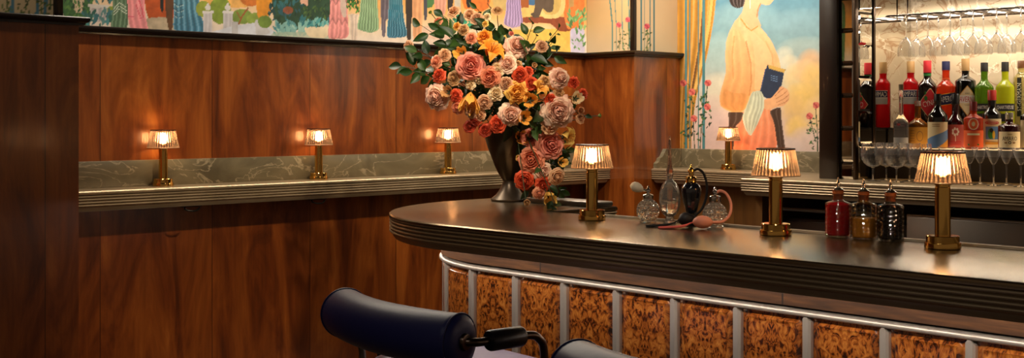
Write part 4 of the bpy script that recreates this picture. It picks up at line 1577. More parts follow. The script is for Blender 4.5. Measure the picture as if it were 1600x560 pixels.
# 2: tall flask with a spire stopper
p, rz = at_bar(1046.5, 350)
a2 = thing('scent_flask', 'tall faceted oval scent flask with long glass spire stopper', 'perfume bottle', (p.x, p.y, BARZ + 0.0006), rz, 'atomizers and scent bottles on the bar')
fac = lambda a, r, z, k: r * (1 - 0.05 * abs(math.sin(a * 4)))
mb = MB(); mb.lathe([(0.022, 0.0), (0.023, 0.003), (0.015, 0.010), (0.0135, 0.024), (0.024, 0.033), (0.030, 0.042), (0.0345, 0.060), (0.036, 0.083), (0.0345, 0.106), (0.029, 0.126), (0.020, 0.140), (0.012, 0.148), (0.0105, 0.152), (0.0105, 0.166), (0.013, 0.168), (0.013, 0.171)], 48, rf=fac); mb.build('glass_body', M_CUT, a2, 25)
mb = MB(); mb.lathe([(0.0095, 0.1712), (0.0115, 0.176), (0.0115, 0.186), (0.0085, 0.190), (0.0072, 0.200), (0.0055, 0.245), (0.0038, 0.284), (0.0022, 0.288), (0.0032, 0.292), (0.0008, 0.300)], 8); mb.build('spire_stopper', mat('pink_glass', '#f2c9b2', 0.04, trans=0.85, ior=1.4), a2, 25)

a2.scale = (0.95,) * 3

# 3: dark blue atomizer with black hose
p, rz = at_bar(1080, 354)
a3 = thing('perfume_atomizer', 'tall dark blue glass atomizer with gold collar and black hose', 'atomizer', (p.x, p.y, BARZ + 0.0006), rz, 'atomizers and scent bottles on the bar')
flu = lambda a, r, z, k: r * (1 - 0.04 * abs(math.sin(a * 6)) * (1 if z < 0.125 else 0))
mb = MB(); mb.lathe([(0.024, 0.0), (0.024, 0.003), (0.010, 0.010), (0.008, 0.022), (0.013, 0.030), (0.021, 0.055), (0.0285, 0.088), (0.0325, 0.110), (0.0335, 0.124), (0.030, 0.134), (0.021, 0.142), (0.0165, 0.145)], 48, rf=flu); mb.build('glass_body', mat('dark_blue_glass', '#10131c', 0.06, spec=0.8, coat=1.0), a3, 40)
mb = MB(); mb.lathe([(0.0175, 0.1452), (0.019, 0.147), (0.017, 0.156), (0.0185, 0.160), (0.016, 0.166), (0.0085, 0.168), (0.0085, 0.180), (0.011, 0.182), (0.0105, 0.188), (0.006, 0.192), (0.003, 0.197), (0.004, 0.201), (0.001, 0.206)], 24); mb.build('gold_collar', M_BRASS, a3, 40)
mb = MB(); mb.tube(catmull([(0.008, 0, 0.185), (0.022, 0, 0.190), (0.040, 0.004, 0.176), (0.051, 0.006, 0.140), (0.050, 0.004, 0.100), (0.036, -0.006, 0.060), (0.014, -0.024, 0.038), (0.006, -0.034, 0.033)], 7), 0.0042, 10); mb.build('hose', M_BLACK_T, a3, 60)
mb = MB(); mb.tube([(0.012, -0.030, 0.035), (0.006, -0.033, 0.032), (-0.004, -0.036, 0.029), (-0.018, -0.040, 0.0262), (-0.032, -0.042, 0.0235), (-0.040, -0.043, 0.022), (-0.044, -0.044, 0.0215)], [0.004, 0.010, 0.018, 0.0235, 0.019, 0.009, 0.002], 20); mb.build('squeeze_bulb', mat('black_silk_bulb', '#141013', 0.55), a3, 60)
mb = MB()
rnd = random.Random(3)
for k in range(26):
    e = rnd.uniform(-1, 1)
    mb.tube(catmull([(-0.043, -0.044, 0.0215), (-0.060, -0.045 + 0.006 * e, 0.013), (-0.085, -0.043 + 0.016 * e, 0.005 + rnd.uniform(0, .003)), (-0.128 - rnd.uniform(0, .022), -0.042 + 0.02 * e, 0.0028)], 4), 0.0022, 5)
mb.build('tassel', M_BLACK_T, a3, 60)

a3.scale = (0.95,) * 3

# 4: pink atomizer
p, rz = at_bar(1117, 355.5)
a4 = thing('perfume_atomizer', 'round cut crystal atomizer with pink hose, pink bulb and tassel', 'atomizer', (p.x, p.y, BARZ + 0.0006), rz, 'atomizers and scent bottles on the bar')
mb = MB(); mb.lathe([(0.026, 0.0), (0.028, 0.002)] + sphere_prof(0.0395, 0.039, 0.007, 0.073) + [(0.0175, 0.0755), (0.017, 0.079)], 144, rf=diamond(9, 0.0095, 0.0042, 0.008, 0.070)); mb.build('crystal_body', M_CUT, a4, 12)
mb = MB(); mb.lathe([(0.0180, 0.0795), (0.0185, 0.081), (0.0185, 0.096), (0.013, 0.0985), (0.0055, 0.100), (0.0055, 0.104), (0.0085, 0.107), (0.0085, 0.112), (0.005, 0.115), (0.0035, 0.118), (0.0045, 0.121), (0.002, 0.125)], 24); mb.build('spray_head', M_CHROME, a4, 40)
mb = MB(); mb.tube(catmull([(0.007, 0, 0.110), (0.018, 0, 0.114), (0.036, -0.004, 0.104), (0.049, -0.012, 0.076), (0.046, -0.028, 0.044), (0.026, -0.058, 0.024), (0.004, -0.068, 0.021), (-0.008, -0.070, 0.021)], 7), 0.0045, 10); mb.build('hose', M_PINK, a4, 60)
mb = MB(); mb.tube([(-0.006, -0.070, 0.021), (-0.012, -0.070, 0.021), (-0.022, -0.070, 0.0213), (-0.036, -0.070, 0.0213), (-0.050, -0.070, 0.0213), (-0.062, -0.070, 0.021), (-0.068, -0.070, 0.020)], [0.004, 0.011, 0.0175, 0.0208, 0.0185, 0.0115, 0.003], 20); mb.build('squeeze_bulb', M_PINK, a4, 60)
mb = MB()
for k in range(30):
    e = rnd.uniform(-1, 1)
    mb.tube(catmull([(-0.066, -0.070, 0.020), (-0.078, -0.070 + 0.004 * e, 0.016), (-0.100, -0.073 + 0.012 * e, 0.006 + rnd.uniform(0, .004)), (-0.148 - rnd.uniform(0, .025), -0.076 + 0.016 * e, 0.0028)], 4), 0.002, 5)
mb.build('tassel', M_PINK_T, a4, 60)

# ================================================================== bottles in the lit recess
def wrap(r, u, z):
    a = -PI / 2 + u / r
    return (r * math.cos(a), r * math.sin(a), z)


def patch(mb, r, poly, ncol=14):
    """a convex outline in (arc length, height) laid on a cylinder of radius r"""
    us = [p[0] for p in poly]
    u0, u1 = min(us), max(us)
    cols = []
    for i in range(ncol + 1):
        u = u0 + (u1 - u0) * min(max(i / ncol, 1e-4), 1 - 1e-4)
        hit = []
        for (a, b), (c, d) in zip(poly, poly[1:] + poly[:1]):
            if (a - u) * (c - u) <= 0 and a != c:
                hit.append(b + (d - b) * (u - a) / (c - a))
        cols.append((u, min(hit), max(hit)))
    vs = [wrap(r, u, z) for u, lo, hi in cols for z in (lo, hi)]
    mb.add(vs, [(2 * i, 2 * i + 2, 2 * i + 3, 2 * i + 1) for i in range(ncol)])


def rect(w, z0, z1, x=0.0):
    return [(x - w / 2, z0), (x + w / 2, z0), (x + w / 2, z1), (x - w / 2, z1)]


def ellipse(w, h, x, z, n=20):
    return [(x + w / 2 * math.cos(2 * PI * k / n), z + h / 2 * math.sin(2 * PI * k / n)) for k in range(n)]


def letters(mb, r, s, size, z, x=0.0, tilt=0.0, narrow=0.62):
    vs, fs = text_geo(s)
    ct, st_ = math.cos(tilt), math.sin(tilt)
    out = []
    for a, b in vs:
        a, b = a * size * narrow, (b - 0.35) * size
        a, b = a * ct - b * st_, a * st_ + b * ct
        out.append(wrap(r, x + a, z + b))
    mb.add(out, fs)


def flat_mat(name, col, rough=0.6):
    return mat(name, col, rough)


PAPER = {k: flat_mat('label_' + k, c) for k, c in dict(white='#e8e2d6', navy='#1b1e4a', red='#c0202a', cream='#dfc99a', black='#15120f', gold='#c58a2c', orange='#dd5a22', green='#2f7a34', blue='#5f7fa8', brown='#8f6230', grey='#a9a8a6', yellow='#e0b52a', pinkred='#b8564c', teal='#3d6a72').items()}


def bottle(label, px, Y, zb, wpx, pys, glass, cap, capw=None, yaw=0.0, seal=None, neck=None, liquid=None, foil=None, group='bottles on the upper shelf step', capkind='cap', flat=1.0):
    """pys: picture heights of the cap top, cap bottom, neck bottom and shoulder, read at the bottle's own distance"""
    c = on_y(px, 184, Y)
    x = c.x
    d = (Y) / ray(px, 184).y
    sc = d / FPX
    R = wpx / 2 * sc
    zf = lambda py: EYE + (HORIZON - py) * sc - zb
    zt, zc, zn, zs = [zf(p) for p in pys]
    rn = (capw or 11) / 2 * sc * 0.92
    root = thing('liquor_bottle', label, 'bottle', (x, Y, zb + 0.0004), face_camera(x, Y) + yaw, group)
    prof = [(R * 0.86, 0.0), (R * 0.96, 0.002), (R, 0.008), (R, zs * 0.5), (R, zs)]
    for i in range(1, 9):
        t = i / 8
        prof.append((rn + (R - rn) * (0.5 + 0.5 * math.cos(PI * t)) ** 0.85, zs + (zn - zs) * t))
    prof += [(rn, zn + (zc - zn) * 0.5), (rn, zc - 0.004), (rn * 1.08, zc - 0.003), (rn * 1.08, zc)]
    mb = MB(); mb.lathe(prof, 40); body = mb.build('glass_body', glass, root, 40)
    rc = rn * 1.09
    mb = MB(); mb.lathe([(rc, zc + 0.0003), (rc, zt - 0.003), (rc * 0.93, zt)], 28); mb.build(capkind, cap, root, 40)
    if neck:
        mb = MB(); z0, z1 = zf(neck[1]), zf(neck[0])
        rr = rn * 1.03 + 0.0004
        mb.lathe([(rr, z0), (rr, z1)], 28, cap0=False, cap1=False); mb.build('neck_band', neck[2], root, 40)
    return root, R + 0.0007, zf, sc


def add_label(root, R, layers, marks):
    """layers: (outline, paper); marks: (text, size, z, x, tilt, paper[, vertical]) - the lettering is a sub-part of the label"""
    keys = []
    for _, k in layers:
        if k not in keys:
            keys.append(k)
    mb = MB()
    for i, (poly, k) in enumerate(layers):
        mb.m = keys.index(k)
        patch(mb, R + 0.0003 * i, poly)
    lb = mb.build('label', [PAPER[k] for k in keys], root, 60)
    if marks:
        keys = []
        for m in marks:
            if m[5] not in keys:
                keys.append(m[5])
        mb = MB()
        for m in marks:
            mb.m = keys.index(m[5])
            letters(mb, R + 0.0003 * len(layers) + 0.0004, m[0], m[1], m[2], m[3], m[4], *m[6:])
        mb.build('lettering', [PAPER[k] for k in keys], lb, 0)
    return lb


def gl(name, col, trans=0.75, rough=0.04, ior=1.36):
    return mat(name, col, rough, trans=trans, ior=ior)


YB, YF = 5.70, 5.485
B = 'bottles on the upper shelf step'
F = 'bottles on the lower shelf step'
M_TAN = mat('tan_cap', '#b08a58', 0.5)
M_CLEAR = M_GLASS

# --- upper step
r_, R, zf, sc = bottle('bright red aperitif bottle with white and navy label beside the mirror', 1423, YB, SH2, 23, (96, 114, 121, 131), gl('campari_red', '#d8161c', 0.6), M_TAN, 12, yaw=-0.35)
add_label(r_, R, [(rect(R * 2.5, zf(163), zf(141)), 'grey'), (rect(R * 2.5, zf(153), zf(141)), 'white'), (rect(R * 2.5, zf(152.2), zf(141.8)), 'navy')],
          [('CAMPARI', 0.036, zf(147), 0.0, 0.0, 'white', 0.6)])
r_, R, zf, sc = bottle('dark brown artichoke liqueur bottle with tilted red label and red cap', 1449, YB, SH2, 28, (95, 114, 121, 136), mat('dark_brown_glass', '#160a05', 0.05, coat=0.8), PAPER['red'], 12, yaw=0.22, neck=(114.5, 119, PAPER['green']))
q = (R * 0.98, 0.094)
dia = [(0, zf(186)), (R * 1.25, zf(160)), (0.004, zf(137)), (-R * 1.25, zf(163))]
add_label(r_, R, [(dia, 'cream'), ([(a * 0.94, zf(162) + (b - zf(162)) * 0.94) for a, b in dia], 'red'), (ellipse(0.017, 0.024, -0.018, zf(154)), 'green'), (ellipse(0.008, 0.018, -0.02, zf(146)), 'green')],
          [('CYNAR', 0.040, zf(161), 0.004, 0.26, 'white', 0.58)])
r_, R, zf, sc = bottle('orange red aperitif bottle with tilted navy label and navy cap', 1478, YB, SH2, 29, (96, 110, 124, 138), gl('aperol_orange', '#f0441c', 0.6), PAPER['navy'], 12, yaw=0.28, neck=(122, 130, PAPER['orange']))
tl = [(-R * 1.25, zf(166)), (R * 1.25, zf(160)), (R * 1.25, zf(144)), (-R * 1.25, zf(150))]
add_label(r_, R, [([(a, b + (0.003 if i > 1 else -0.003)) for i, (a, b) in enumerate(tl)], 'yellow'), (tl, 'navy')], [('APEROL', 0.042, zf(155), -0.004, 0.14, 'white', 0.5)])
r_, R, zf, sc = bottle('black amaro bottle with cream diamond label and beige cap', 1508.5, YB, SH2, 31, (92, 111, 118, 128), mat('black_glass', '#0c0806', 0.05, coat=0.8), M_TAN, 12, yaw=0.18)
dia = [(0, zf(182)), (R * 1.15, zf(156)), (0, zf(134)), (-R * 1.15, zf(156))]
add_label(r_, R, [(dia, 'gold'), ([(a * 0.93, zf(157) + (b - zf(157)) * 0.93) for a, b in dia], 'cream'), (rect(R * 1.5, zf(161.5), zf(149.5)), 'white')],
          [('AVERNA', 0.038, zf(155.5), 0.002, -0.05, 'red', 0.55), ('AMARO', 0.010, zf(146.5), 0, 0, 'black'), ('SICILIANO', 0.009, zf(164.5), 0, 0, 'black')])
r_, R, zf, sc = bottle('deep green herbal liqueur bottle with black label band and black cap', 1538, YB, SH2, 28, (98, 112, 124, 139), gl('herbal_green', '#5f8c16', 0.55), PAPER['black'], 11, yaw=-0.12)
add_label(r_, R, [(rect(R * 2.6, zf(174), zf(162.5)), 'black'), (rect(R * 1.9, zf(190), zf(178)), 'black')], [('CHARTREUSE', 0.024, zf(168), 0, 0, 'white', 0.6)])
r_, R, zf, sc = bottle('yellow green herbal liqueur bottle with black label band and black cap', 1570.5, YB, SH2, 28, (97, 112, 124, 138), gl('herbal_yellow', '#c8d020', 0.55), PAPER['black'], 11, yaw=0.02)
add_label(r_, R, [(rect(R * 2.6, zf(174), zf(162.5)), 'black'), (rect(R * 1.9, zf(190), zf(178)), 'black')], [('CHARTREUSE', 0.024, zf(168), 0, 0, 'white', 0.6)])
r_, R, zf, sc = bottle('pale elderflower liqueur bottle with vertical black label and brown stopper', 1600, YB + 0.075, SH2, 31, (95, 107, 112, 124), gl('elderflower', '#e6d58a', 0.85), mat('brown_stopper', '#5a3517', 0.4), 19, yaw=-0.45, capkind='stopper')
mb = MB()
for k in range(8):
    a = 2 * PI * k / 8 + 0.2
    mb.tube([(R * 0.99 * math.cos(a), R * 0.99 * math.sin(a), 0.01), (R * 0.99 * math.cos(a), R * 0.99 * math.sin(a), zf(128))], 0.0035, 6)
mb.build('glass_rib', MATS['elderflower'], r_, 60)
add_label(r_, R + 0.0005, [(rect(0.022, zf(182), zf(122)), 'black')], [('ST-GERMAIN', 0.030, zf(152), 0.0, PI / 2, 'white', 0.8)])

# --- lower step
r_, R, zf, sc = bottle('clear slender necked spirit bottle with grey label, front row by the mirror', 1408, YF - 0.025, SH1, 23, (132, 141, 178, 194), M_CLEAR, mat('pale_cork', '#8e7a5c', 0.6), 7, group=F, yaw=-0.1)
add_label(r_, R, [(rect(R * 2.4, zf(231), zf(215)), 'grey')], [])
r_, R, zf, sc = bottle('squat amber decanter bottle with wide tan paper label', 1434, YF + 0.045, SH1, 29, (158, 166, 184, 196), gl('amber_spirit', '#a8641a', 0.7), mat('glass_stopper', '#e8dcc8', 0.05, trans=0.8), 10, group=F, capkind='stopper')
add_label(r_, R, [(rect(R * 2.7, zf(231), zf(199)), 'gold'), (ellipse(0.034, 0.052, 0.010, zf(213)), 'brown'), (ellipse(0.028, 0.044, 0.010, zf(213)), 'gold')] + [(rect(0.022, zf(y + 0.8), zf(y), -0.027), 'brown') for y in (204, 208, 212, 216, 220)], [])
r_, R, zf, sc = bottle('tall black liqueur bottle with slanted blue and tan label', 1465, YF - 0.022, SH1, 30, (147, 158, 166, 184), mat('black_glass', '#0c0806'), mat('black_cap', '#0e0c0b', 0.4), 11, group=F)
w = R * 2.6
add_label(r_, R, [(rect(w, zf(231), zf(191)), 'cream'), ([(-w / 2, zf(231)), (w / 2, zf(231)), (w / 2, zf(202)), (-w / 2, zf(218))], 'blue'), ([(-0.004, zf(231)), (w / 2, zf(231)), (w / 2, zf(217))], 'gold')] + [(rect(0.036, zf(y + 0.9), zf(y), -0.008), 'brown') for y in (194, 197)], [])
r_, R, zf, sc = bottle('dark red liqueur bottle with pinkish label bearing a pale flower', 1493, YF + 0.055, SH1, 27, (147, 163, 178, 192), mat('dark_red_glass', '#2a0508', 0.05, coat=0.7), mat('black_cap', '#0e0c0b', 0.4), 12, group=F)
lay = [(rect(R * 2.7, zf(231), zf(195)), 'pinkred')]
for k in range(7):
    a = 2 * PI * k / 7
    lay.append((ellipse(0.010, 0.014, 0.013 * math.cos(a), zf(206) + 0.015 * math.sin(a)), 'white'))
lay += [(rect(0.003, zf(221), zf(209)), 'white'), (rect(0.054, zf(222.3), zf(221.3)), 'red'), (rect(0.054, zf(226), zf(225)), 'red')]
add_label(r_, R, lay, [])
r_, R, zf, sc = bottle('bright orange red liqueur bottle with round emblem and dark red cap', 1521, YF - 0.022, SH1, 29, (159, 173, 178, 186), gl('orange_red_spirit', '#c33a14', 0.45), mat('dark_red_cap', '#6e1712', 0.4), 11, group=F)
add_label(r_, R, [(rect(R * 2.7, zf(231), zf(204)), 'orange'), (ellipse(0.058, 0.066, 0, zf(194)), 'red'), (ellipse(0.048, 0.056, 0, zf(194)), 'cream'), (ellipse(0.040, 0.047, 0, zf(194)), 'orange'), (ellipse(0.016, 0.022, 0, zf(194)), 'cream'), (rect(0.058, zf(211.5), zf(208.5)), 'cream'), (ellipse(0.01, 0.008, -0.022, zf(226)), 'green'), (ellipse(0.01, 0.008, 0.022, zf(226)), 'green')], [])
r_, R, zf, sc = bottle('dark liqueur bottle with red cap, red script and green figure on tan label', 1550, YF + 0.055, SH1, 27, (141, 157, 168, 180), mat('black_glass', '#0c0806'), mat('red_cap', '#a8261c', 0.4), 13, group=F)
add_label(r_, R, [(rect(R * 2.7, zf(231), zf(186)), 'cream'), (rect(0.062, zf(218), zf(198)), 'blue'), (ellipse(0.026, 0.05, -0.006, zf(209)), 'green'), (ellipse(0.016, 0.022, -0.002, zf(204)), 'black'), (ellipse(0.012, 0.04, 0.008, zf(211)), 'yellow'), (ellipse(0.07, 0.018, 0, zf(192)), 'red'), (ellipse(0.058, 0.011, 0, zf(192)), 'cream'), (rect(0.05, zf(193), zf(191.4)), 'red'), (rect(0.066, zf(226), zf(222)), 'gold')], [])
r_, R, zf, sc = bottle('reddish brown amaro bottle with glass stopper and cream label reading amaro', 1577, YF - 0.022, SH1, 33, (176, 187, 191, 198), mat('dark_red_glass', '#2a0508'), mat('glass_stopper', '#e8dcc8'), 12, group=F, yaw=0.05, capkind='stopper')
add_label(r_, R, [(rect(R * 2.3, zf(231), zf(206)), 'cream'), (ellipse(0.014, 0.014, 0, zf(223)), 'black'), (ellipse(0.007, 0.007, 0, zf(223)), 'cream'), (rect(0.018, zf(210.6), zf(209.8)), 'brown'), (rect(0.012, zf(224.5), zf(222), -0.018), 'brown'), (rect(0.012, zf(224.5), zf(222), 0.018), 'brown')], [('AMARO', 0.027, zf(216.5), 0, 0, 'black', 0.72)])
r_, R, zf, sc = bottle('dark bottle with tan label beside the amaro bottle, cut by the frame edge', 1609, YF + 0.058, SH1, 28, (150, 162, 172, 182), mat('black_glass', '#0c0806'), mat('black_cap', '#0e0c0b', 0.4), 12, group=F)
add_label(r_, R, [(rect(R * 2.4, zf(231), zf(188)), 'cream'), (rect(0.04, zf(200), zf(198)), 'brown'), (rect(0.04, zf(206), zf(204)), 'brown')], [])


# ================================================================== glasses
def wine_glass_mesh(foot_r, stem_h, bowl, name, flute=None):
    """bowl: outer profile [(r, height above the stem)]; returns one clean thin walled mesh"""
    t = 0.0011
    prof = [(foot_r, 0.0), (foot_r, 0.0015), (foot_r * 0.6, 0.004), (0.006, 0.008), (0.0036, 0.014), (0.0034, stem_h * 0.6), (0.0042, stem_h - 0.004)]
    prof += [(r, stem_h + z) for r, z in bowl]
    inner = [(max(r - t, 0.0006), stem_h + z + (0.0012 if i < 2 else 0.0)) for i, (r, z) in reversed(list(enumerate(bowl)))]
    n0 = len(prof)
    prof += inner
    mb = MB(); mb.lathe(prof, 64 if flute else 36, rf=flute, cap0=True, cap1=True)
    return mb.mesh(name, M_GLASS, 50)


bell = [(0.006, 0.0), (0.014, 0.005), (0.026, 0.018), (0.0355, 0.036), (0.0405, 0.056), (0.0415, 0.075), (0.0405, 0.092)]
hang_me = wine_glass_mesh(0.034, 0.118, bell, 'stemware')
vee = [(0.004, 0.0), (0.010, 0.005), (0.019, 0.022), (0.027, 0.042), (0.0335, 0.062), (0.0375, 0.078)]
vee_me = wine_glass_mesh(0.031, 0.095, vee, 'stemware')
snif = [(0.010, 0.0), (0.026, 0.006), (0.042, 0.020), (0.052, 0.038), (0.0565, 0.058), (0.056, 0.080), (0.0525, 0.102), (0.0495, 0.118)]
slant = lambda a, r, z, k: r * (1 + (0.035 * math.sin(a * 18 + z * 90) if 0.076 < z < 0.19 and r > 0.02 else 0.0))
snif_me = wine_glass_mesh(0.036, 0.068, snif, 'stemware', slant)


def glass(name, me, label, loc, group, inv=False):
    o = link_mesh(name, me)
    o.location = loc
    if inv:
        o.rotation_euler = (PI, 0, 0)
    return tag(o, label, 'glass', group)


for px, Y, lab in [(1364, 5.224, 'big fluted brandy glass at the mirrored post, front of the group'), (1400.7, 5.224, 'big fluted brandy glass in the middle of the front group on the counter'),
                   (1437, 5.224, 'big fluted brandy glass standing just behind the shade of the bar lamp'), (1385, 5.336, 'fluted brandy glass half hidden, in the back row by the mirrored post'),
                   (1421, 5.336, 'fluted brandy glass half hidden, in the back row near the lamp shade')]:
    glass('brandy_glass', snif_me, lab, (on_y(px, 284, Y).x, Y, LEDZ + 0.0004), 'cut brandy glasses on the back counter')
for px, Y, lab in [(1479, 5.27, 'small cocktail glass hidden behind the lamp shade'), (1515, 5.27, 'small cocktail glass emerging from behind the lamp shade, front row'), (1531.5, 5.352, 'small cocktail glass in the back row, second from the lamp shade'),
                   (1552.5, 5.27, 'small cocktail glass in front of the tan label with red script'), (1572.5, 5.352, 'small cocktail glass in the back row below the amaro bottle'), (1595, 5.27, 'small cocktail glass at the far end of the front row')]:
    glass('cocktail_glass', vee_me, lab, (on_y(px, 288, Y).x, Y, LEDZ + 0.0004), 'cocktail glasses on the back counter')

# rack with hanging stemware
RZ = 1.923
rack = thing('hanging_glass_rack', 'bronze wire rack of oblong loops holding upturned wine glasses', 'glass rack')
XC = [-2.923 + 0.1145 * k for k in range(7)]
for k in range(-1, 7):
    xm = -2.923 + 0.1145 * k + 0.057
    hw, r, ya, yb = 0.047, 0.047, 5.50, 5.70
    if xm - hw < XM + 0.02:
        continue
    pts = arc(xm, yb, r, 0, PI, 10) + arc(xm, ya, r, PI, 2 * PI, 10)
    mb = MB(); mb.tube([(x, y, RZ) for x, y in pts + [pts[0]]], 0.0042, 8, caps=False); mb.build('wire_loop', M_BRONZE, rack, 60)
mb = MB(); mb.box(XM + 0.01, -1.53, 5.748, 5.768, RZ - 0.006, RZ + 0.006, bev=0.002); mb.build('back_rail', M_BRONZE, rack)
mb = MB(); mb.box(XM + 0.01, -1.53, 5.772, 5.784, RZ + 0.004, RZ + 0.022); mb.build('light_strip', mat('rack_light', '#ffffff', 0.5, emit='#fff0dc', es=9.0), rack)
for x in (XM + 0.03, -2.3, -1.56):
    mb = MB(); mb.tube([(x, 5.758, RZ + 0.006), (x, 5.758, 2.30)], 0.004, 8); mb.build('hanger_rod', M_BRONZE, rack, 60)
nth = ['first', 'second', 'third', 'fourth', 'fifth', 'sixth', 'seventh']
for j, (Y, row) in enumerate(((5.50, 'front'), (5.61, 'rear'))):
    for k, x in enumerate(XC):
        if j == 1 and k > 5:
            continue
        glass('hanging_wine_glass', hang_me, 'upturned clear wine glass, %s from the mirrored side in the %s row of the rack' % (nth[k], row), (x, Y, RZ + 0.0075), 'wine glasses hanging from the rack', True)

# ================================================================== vase and flowers
VX, VY, VD = -3.545, 3.362, 4.885
vase = thing('footed_vase', 'dark pewter footed urn vase on the rounded end of the bar', 'vase', (VX, VY, BARZ + 0.0005))
M_VASE = pewter_mat('vase_pewter', '#41362b', '#5a4c3d', 0.36, 0.7)
mb = MB(); mb.lathe([(0.074, 0.0), (0.077, 0.003), (0.077, 0.008), (0.070, 0.014), (0.056, 0.026), (0.043, 0.044), (0.033, 0.062), (0.027, 0.079), (0.0275, 0.084)], 64, cap1=True); mb.build('foot', M_VASE, vase, 40)
mb = MB(); mb.lathe([(0.0275, 0.0845), (0.033, 0.092), (0.048, 0.116), (0.062, 0.146), (0.076, 0.182), (0.090, 0.220), (0.101, 0.255), (0.107, 0.282), (0.109, 0.292), (0.107, 0.295), (0.103, 0.292), (0.095, 0.255), (0.07, 0.19), (0.03, 0.11)], 64); mb.build('bowl', M_VASE, vase, 40)
MOUTH = Vector((VX, VY, BARZ + 0.285))
MIDB = Vector((VX, VY, 1.56))


def jit(c, r, a):
    k = 1 + r.uniform(-a, a)
    return tuple(max(0, min(1, v * k)) for v in c)


def lerp3(a, b, t):
    return tuple(x * (1 - t) + y * t for x, y in zip(a, b))


def petal(mb, fn, cfn, nu=6, nv=6):
    b = len(mb.v)
    for j in range(nv + 1):
        for i in range(nu + 1):
            u, v = -1 + 2 * i / nu, j / nv
            mb.v.append(Vector(fn(u, v)))
            mb.c.append(cfn(u, v))
    w = nu + 1
    for j in range(nv):
        for i in range(nu):
            mb.f.append((b + j * w + i, b + j * w + i + 1, b + (j + 1) * w + i + 1, b + (j + 1) * w + i))
            mb.mi.append(0)


def rose_mesh(rnd, inner, outer, rings=6, ruffle=0.03, ball=0.0, opened=1.0, streak=None):
    """petals of a rose of diameter 1 facing +Z; ball > 0 gives the rounder head of a peony"""
    mb = MB()
    counts = [3, 3, 4, 5, 5, 6, 7, 8, 8][:rings]
    for i, cnt in enumerate(counts):
        t = i / (rings - 1)
        rb = 0.015 + 0.09 * t
        rt = (0.05 + 0.44 * t ** 0.95) * (1 if t < 0.7 else opened)
        zt = 0.40 - 0.26 * t ** 1.4 - ball * 0.18 * t * t
        zb = -0.02 - 0.16 * t
        ha = (1.30 - 0.22 * t) * (PI / cnt) * 1.25
        a0 = rnd.uniform(0, 6.28)
        for k in range(cnt):
            th = a0 + 2 * PI * k / cnt + rnd.uniform(-.14, .14)
            p1, p2, sc = rnd.uniform(0, 6), rnd.uniform(0, 6), rnd.uniform(0.9, 1.06)
            ci, co = jit(inner, rnd, .12), jit(outer, rnd, .10)
            tip = rnd.uniform(0.6, 1.2)
            st = rnd.random() < 0.55 and streak is not None

            def fn(u, v):
                wv = (0.45 + 0.75 * math.sin(PI * min(0.08 + 0.62 * v, 0.62))) * (1 - 0.22 * max(0, v - 0.75) / 0.25)
                a = th + u * ha * wv
                r = rb + (rt * sc - rb) * v ** 0.75 + 0.07 * math.sin(PI * v) * (1 - 0.4 * t)
                r += 0.05 * t * max(0, v - 0.7) / 0.3 * tip
                z = zb + (zt - zb) * math.sin(v * PI / 2) - 0.10 * t * (max(0, v - 0.72) / 0.28) ** 2 * tip
                z -= 0.05 * u * u * v
                f = ruffle * v * v * (math.sin(5 * u + p1) + 0.6 * math.sin(9 * u + p2))
                return (r + f) * math.cos(a), (r + f) * math.sin(a), z + f * 0.6

            def cf(u, v):
                c = lerp3(ci, co, min(1, 0.25 + 0.5 * t + 0.35 * v))
                if st and abs(u) < 0.9 and v > 0.82:
                    c = lerp3(c, streak, 0.4)
                return c
            petal(mb, fn, cf)
    return mb


def lily_mesh(rnd, inner, outer, width=0.36, recurve=1.5, n=6):
    mb = MB()
    for k in range(n):
        th = 2 * PI * k / n + rnd.uniform(-.1, .1)
        ln, rc = rnd.uniform(.92, 1.08), recurve * rnd.uniform(.7, 1.2)
        tw = rnd.uniform(-.25, .25)
        wd = width * (1.1 if k % 2 else 0.85)
        ci, co = jit(inner, rnd, .1), jit(outer, rnd, .1)

        def fn(u, v):
            r = 0.03 + 0.5 * ln * v ** 1.25
            z = -0.22 + 0.5 * math.sin(v * PI * 0.62) - 0.26 * rc * max(0, v - 0.62) ** 1.4 * 2.2
            w = wd * math.sin(PI * min(1, 0.06 + 0.94 * v) ** 0.9) ** 0.8 * (1 - 0.25 * v)
            x = u * w * 0.62
            z += 0.05 * u * u * (1 - v) + 0.02 * math.sin(7 * v + 3 * u + k)
            c, s_ = math.cos(th + tw * v), math.sin(th + tw * v)
            return r * c - x * s_, r * s_ + x * c, z
        petal(mb, fn, lambda u, v: lerp3(ci, co, min(1, v + 0.25 * abs(u))), 6, 9)
    return mb


def tulip_mesh(rnd, inner, outer, flare=0.6):
    mb = MB()
    for k in range(7):
        th = 2 * PI * k / 6 + rnd.uniform(-.2, .2) + (0.5 if k > 5 else 0)
        ci, co = jit(inner, rnd, .12), jit(outer, rnd, .1)
        fl, ph = flare * rnd.uniform(.5, 1.4), rnd.uniform(0, 6)
        q = 0.85 if k % 2 else 1.0

        def fn(u, v):
            r = 0.05 + 0.30 * q * math.sin(PI * min(v * 0.62, 0.5)) + 0.22 * fl * max(0, v - 0.65) ** 1.3 * 2
            ha = 0.62 * math.sin(PI * (0.10 + 0.82 * v)) ** 0.7
            a = th + u * ha
            z = -0.34 + 0.86 * v - 0.10 * u * u * v + 0.03 * math.sin(9 * v + 4 * u + ph) * v - 0.18 * fl * max(0, v - 0.7)
            rr_ = r + 0.025 * math.sin(6 * u + ph) * v
            return rr_ * math.cos(a), rr_ * math.sin(a), z
        petal(mb, fn, lambda u, v: lerp3(ci, co, min(1, v * 0.9 + 0.2 * abs(u))), 6, 8)
    return mb


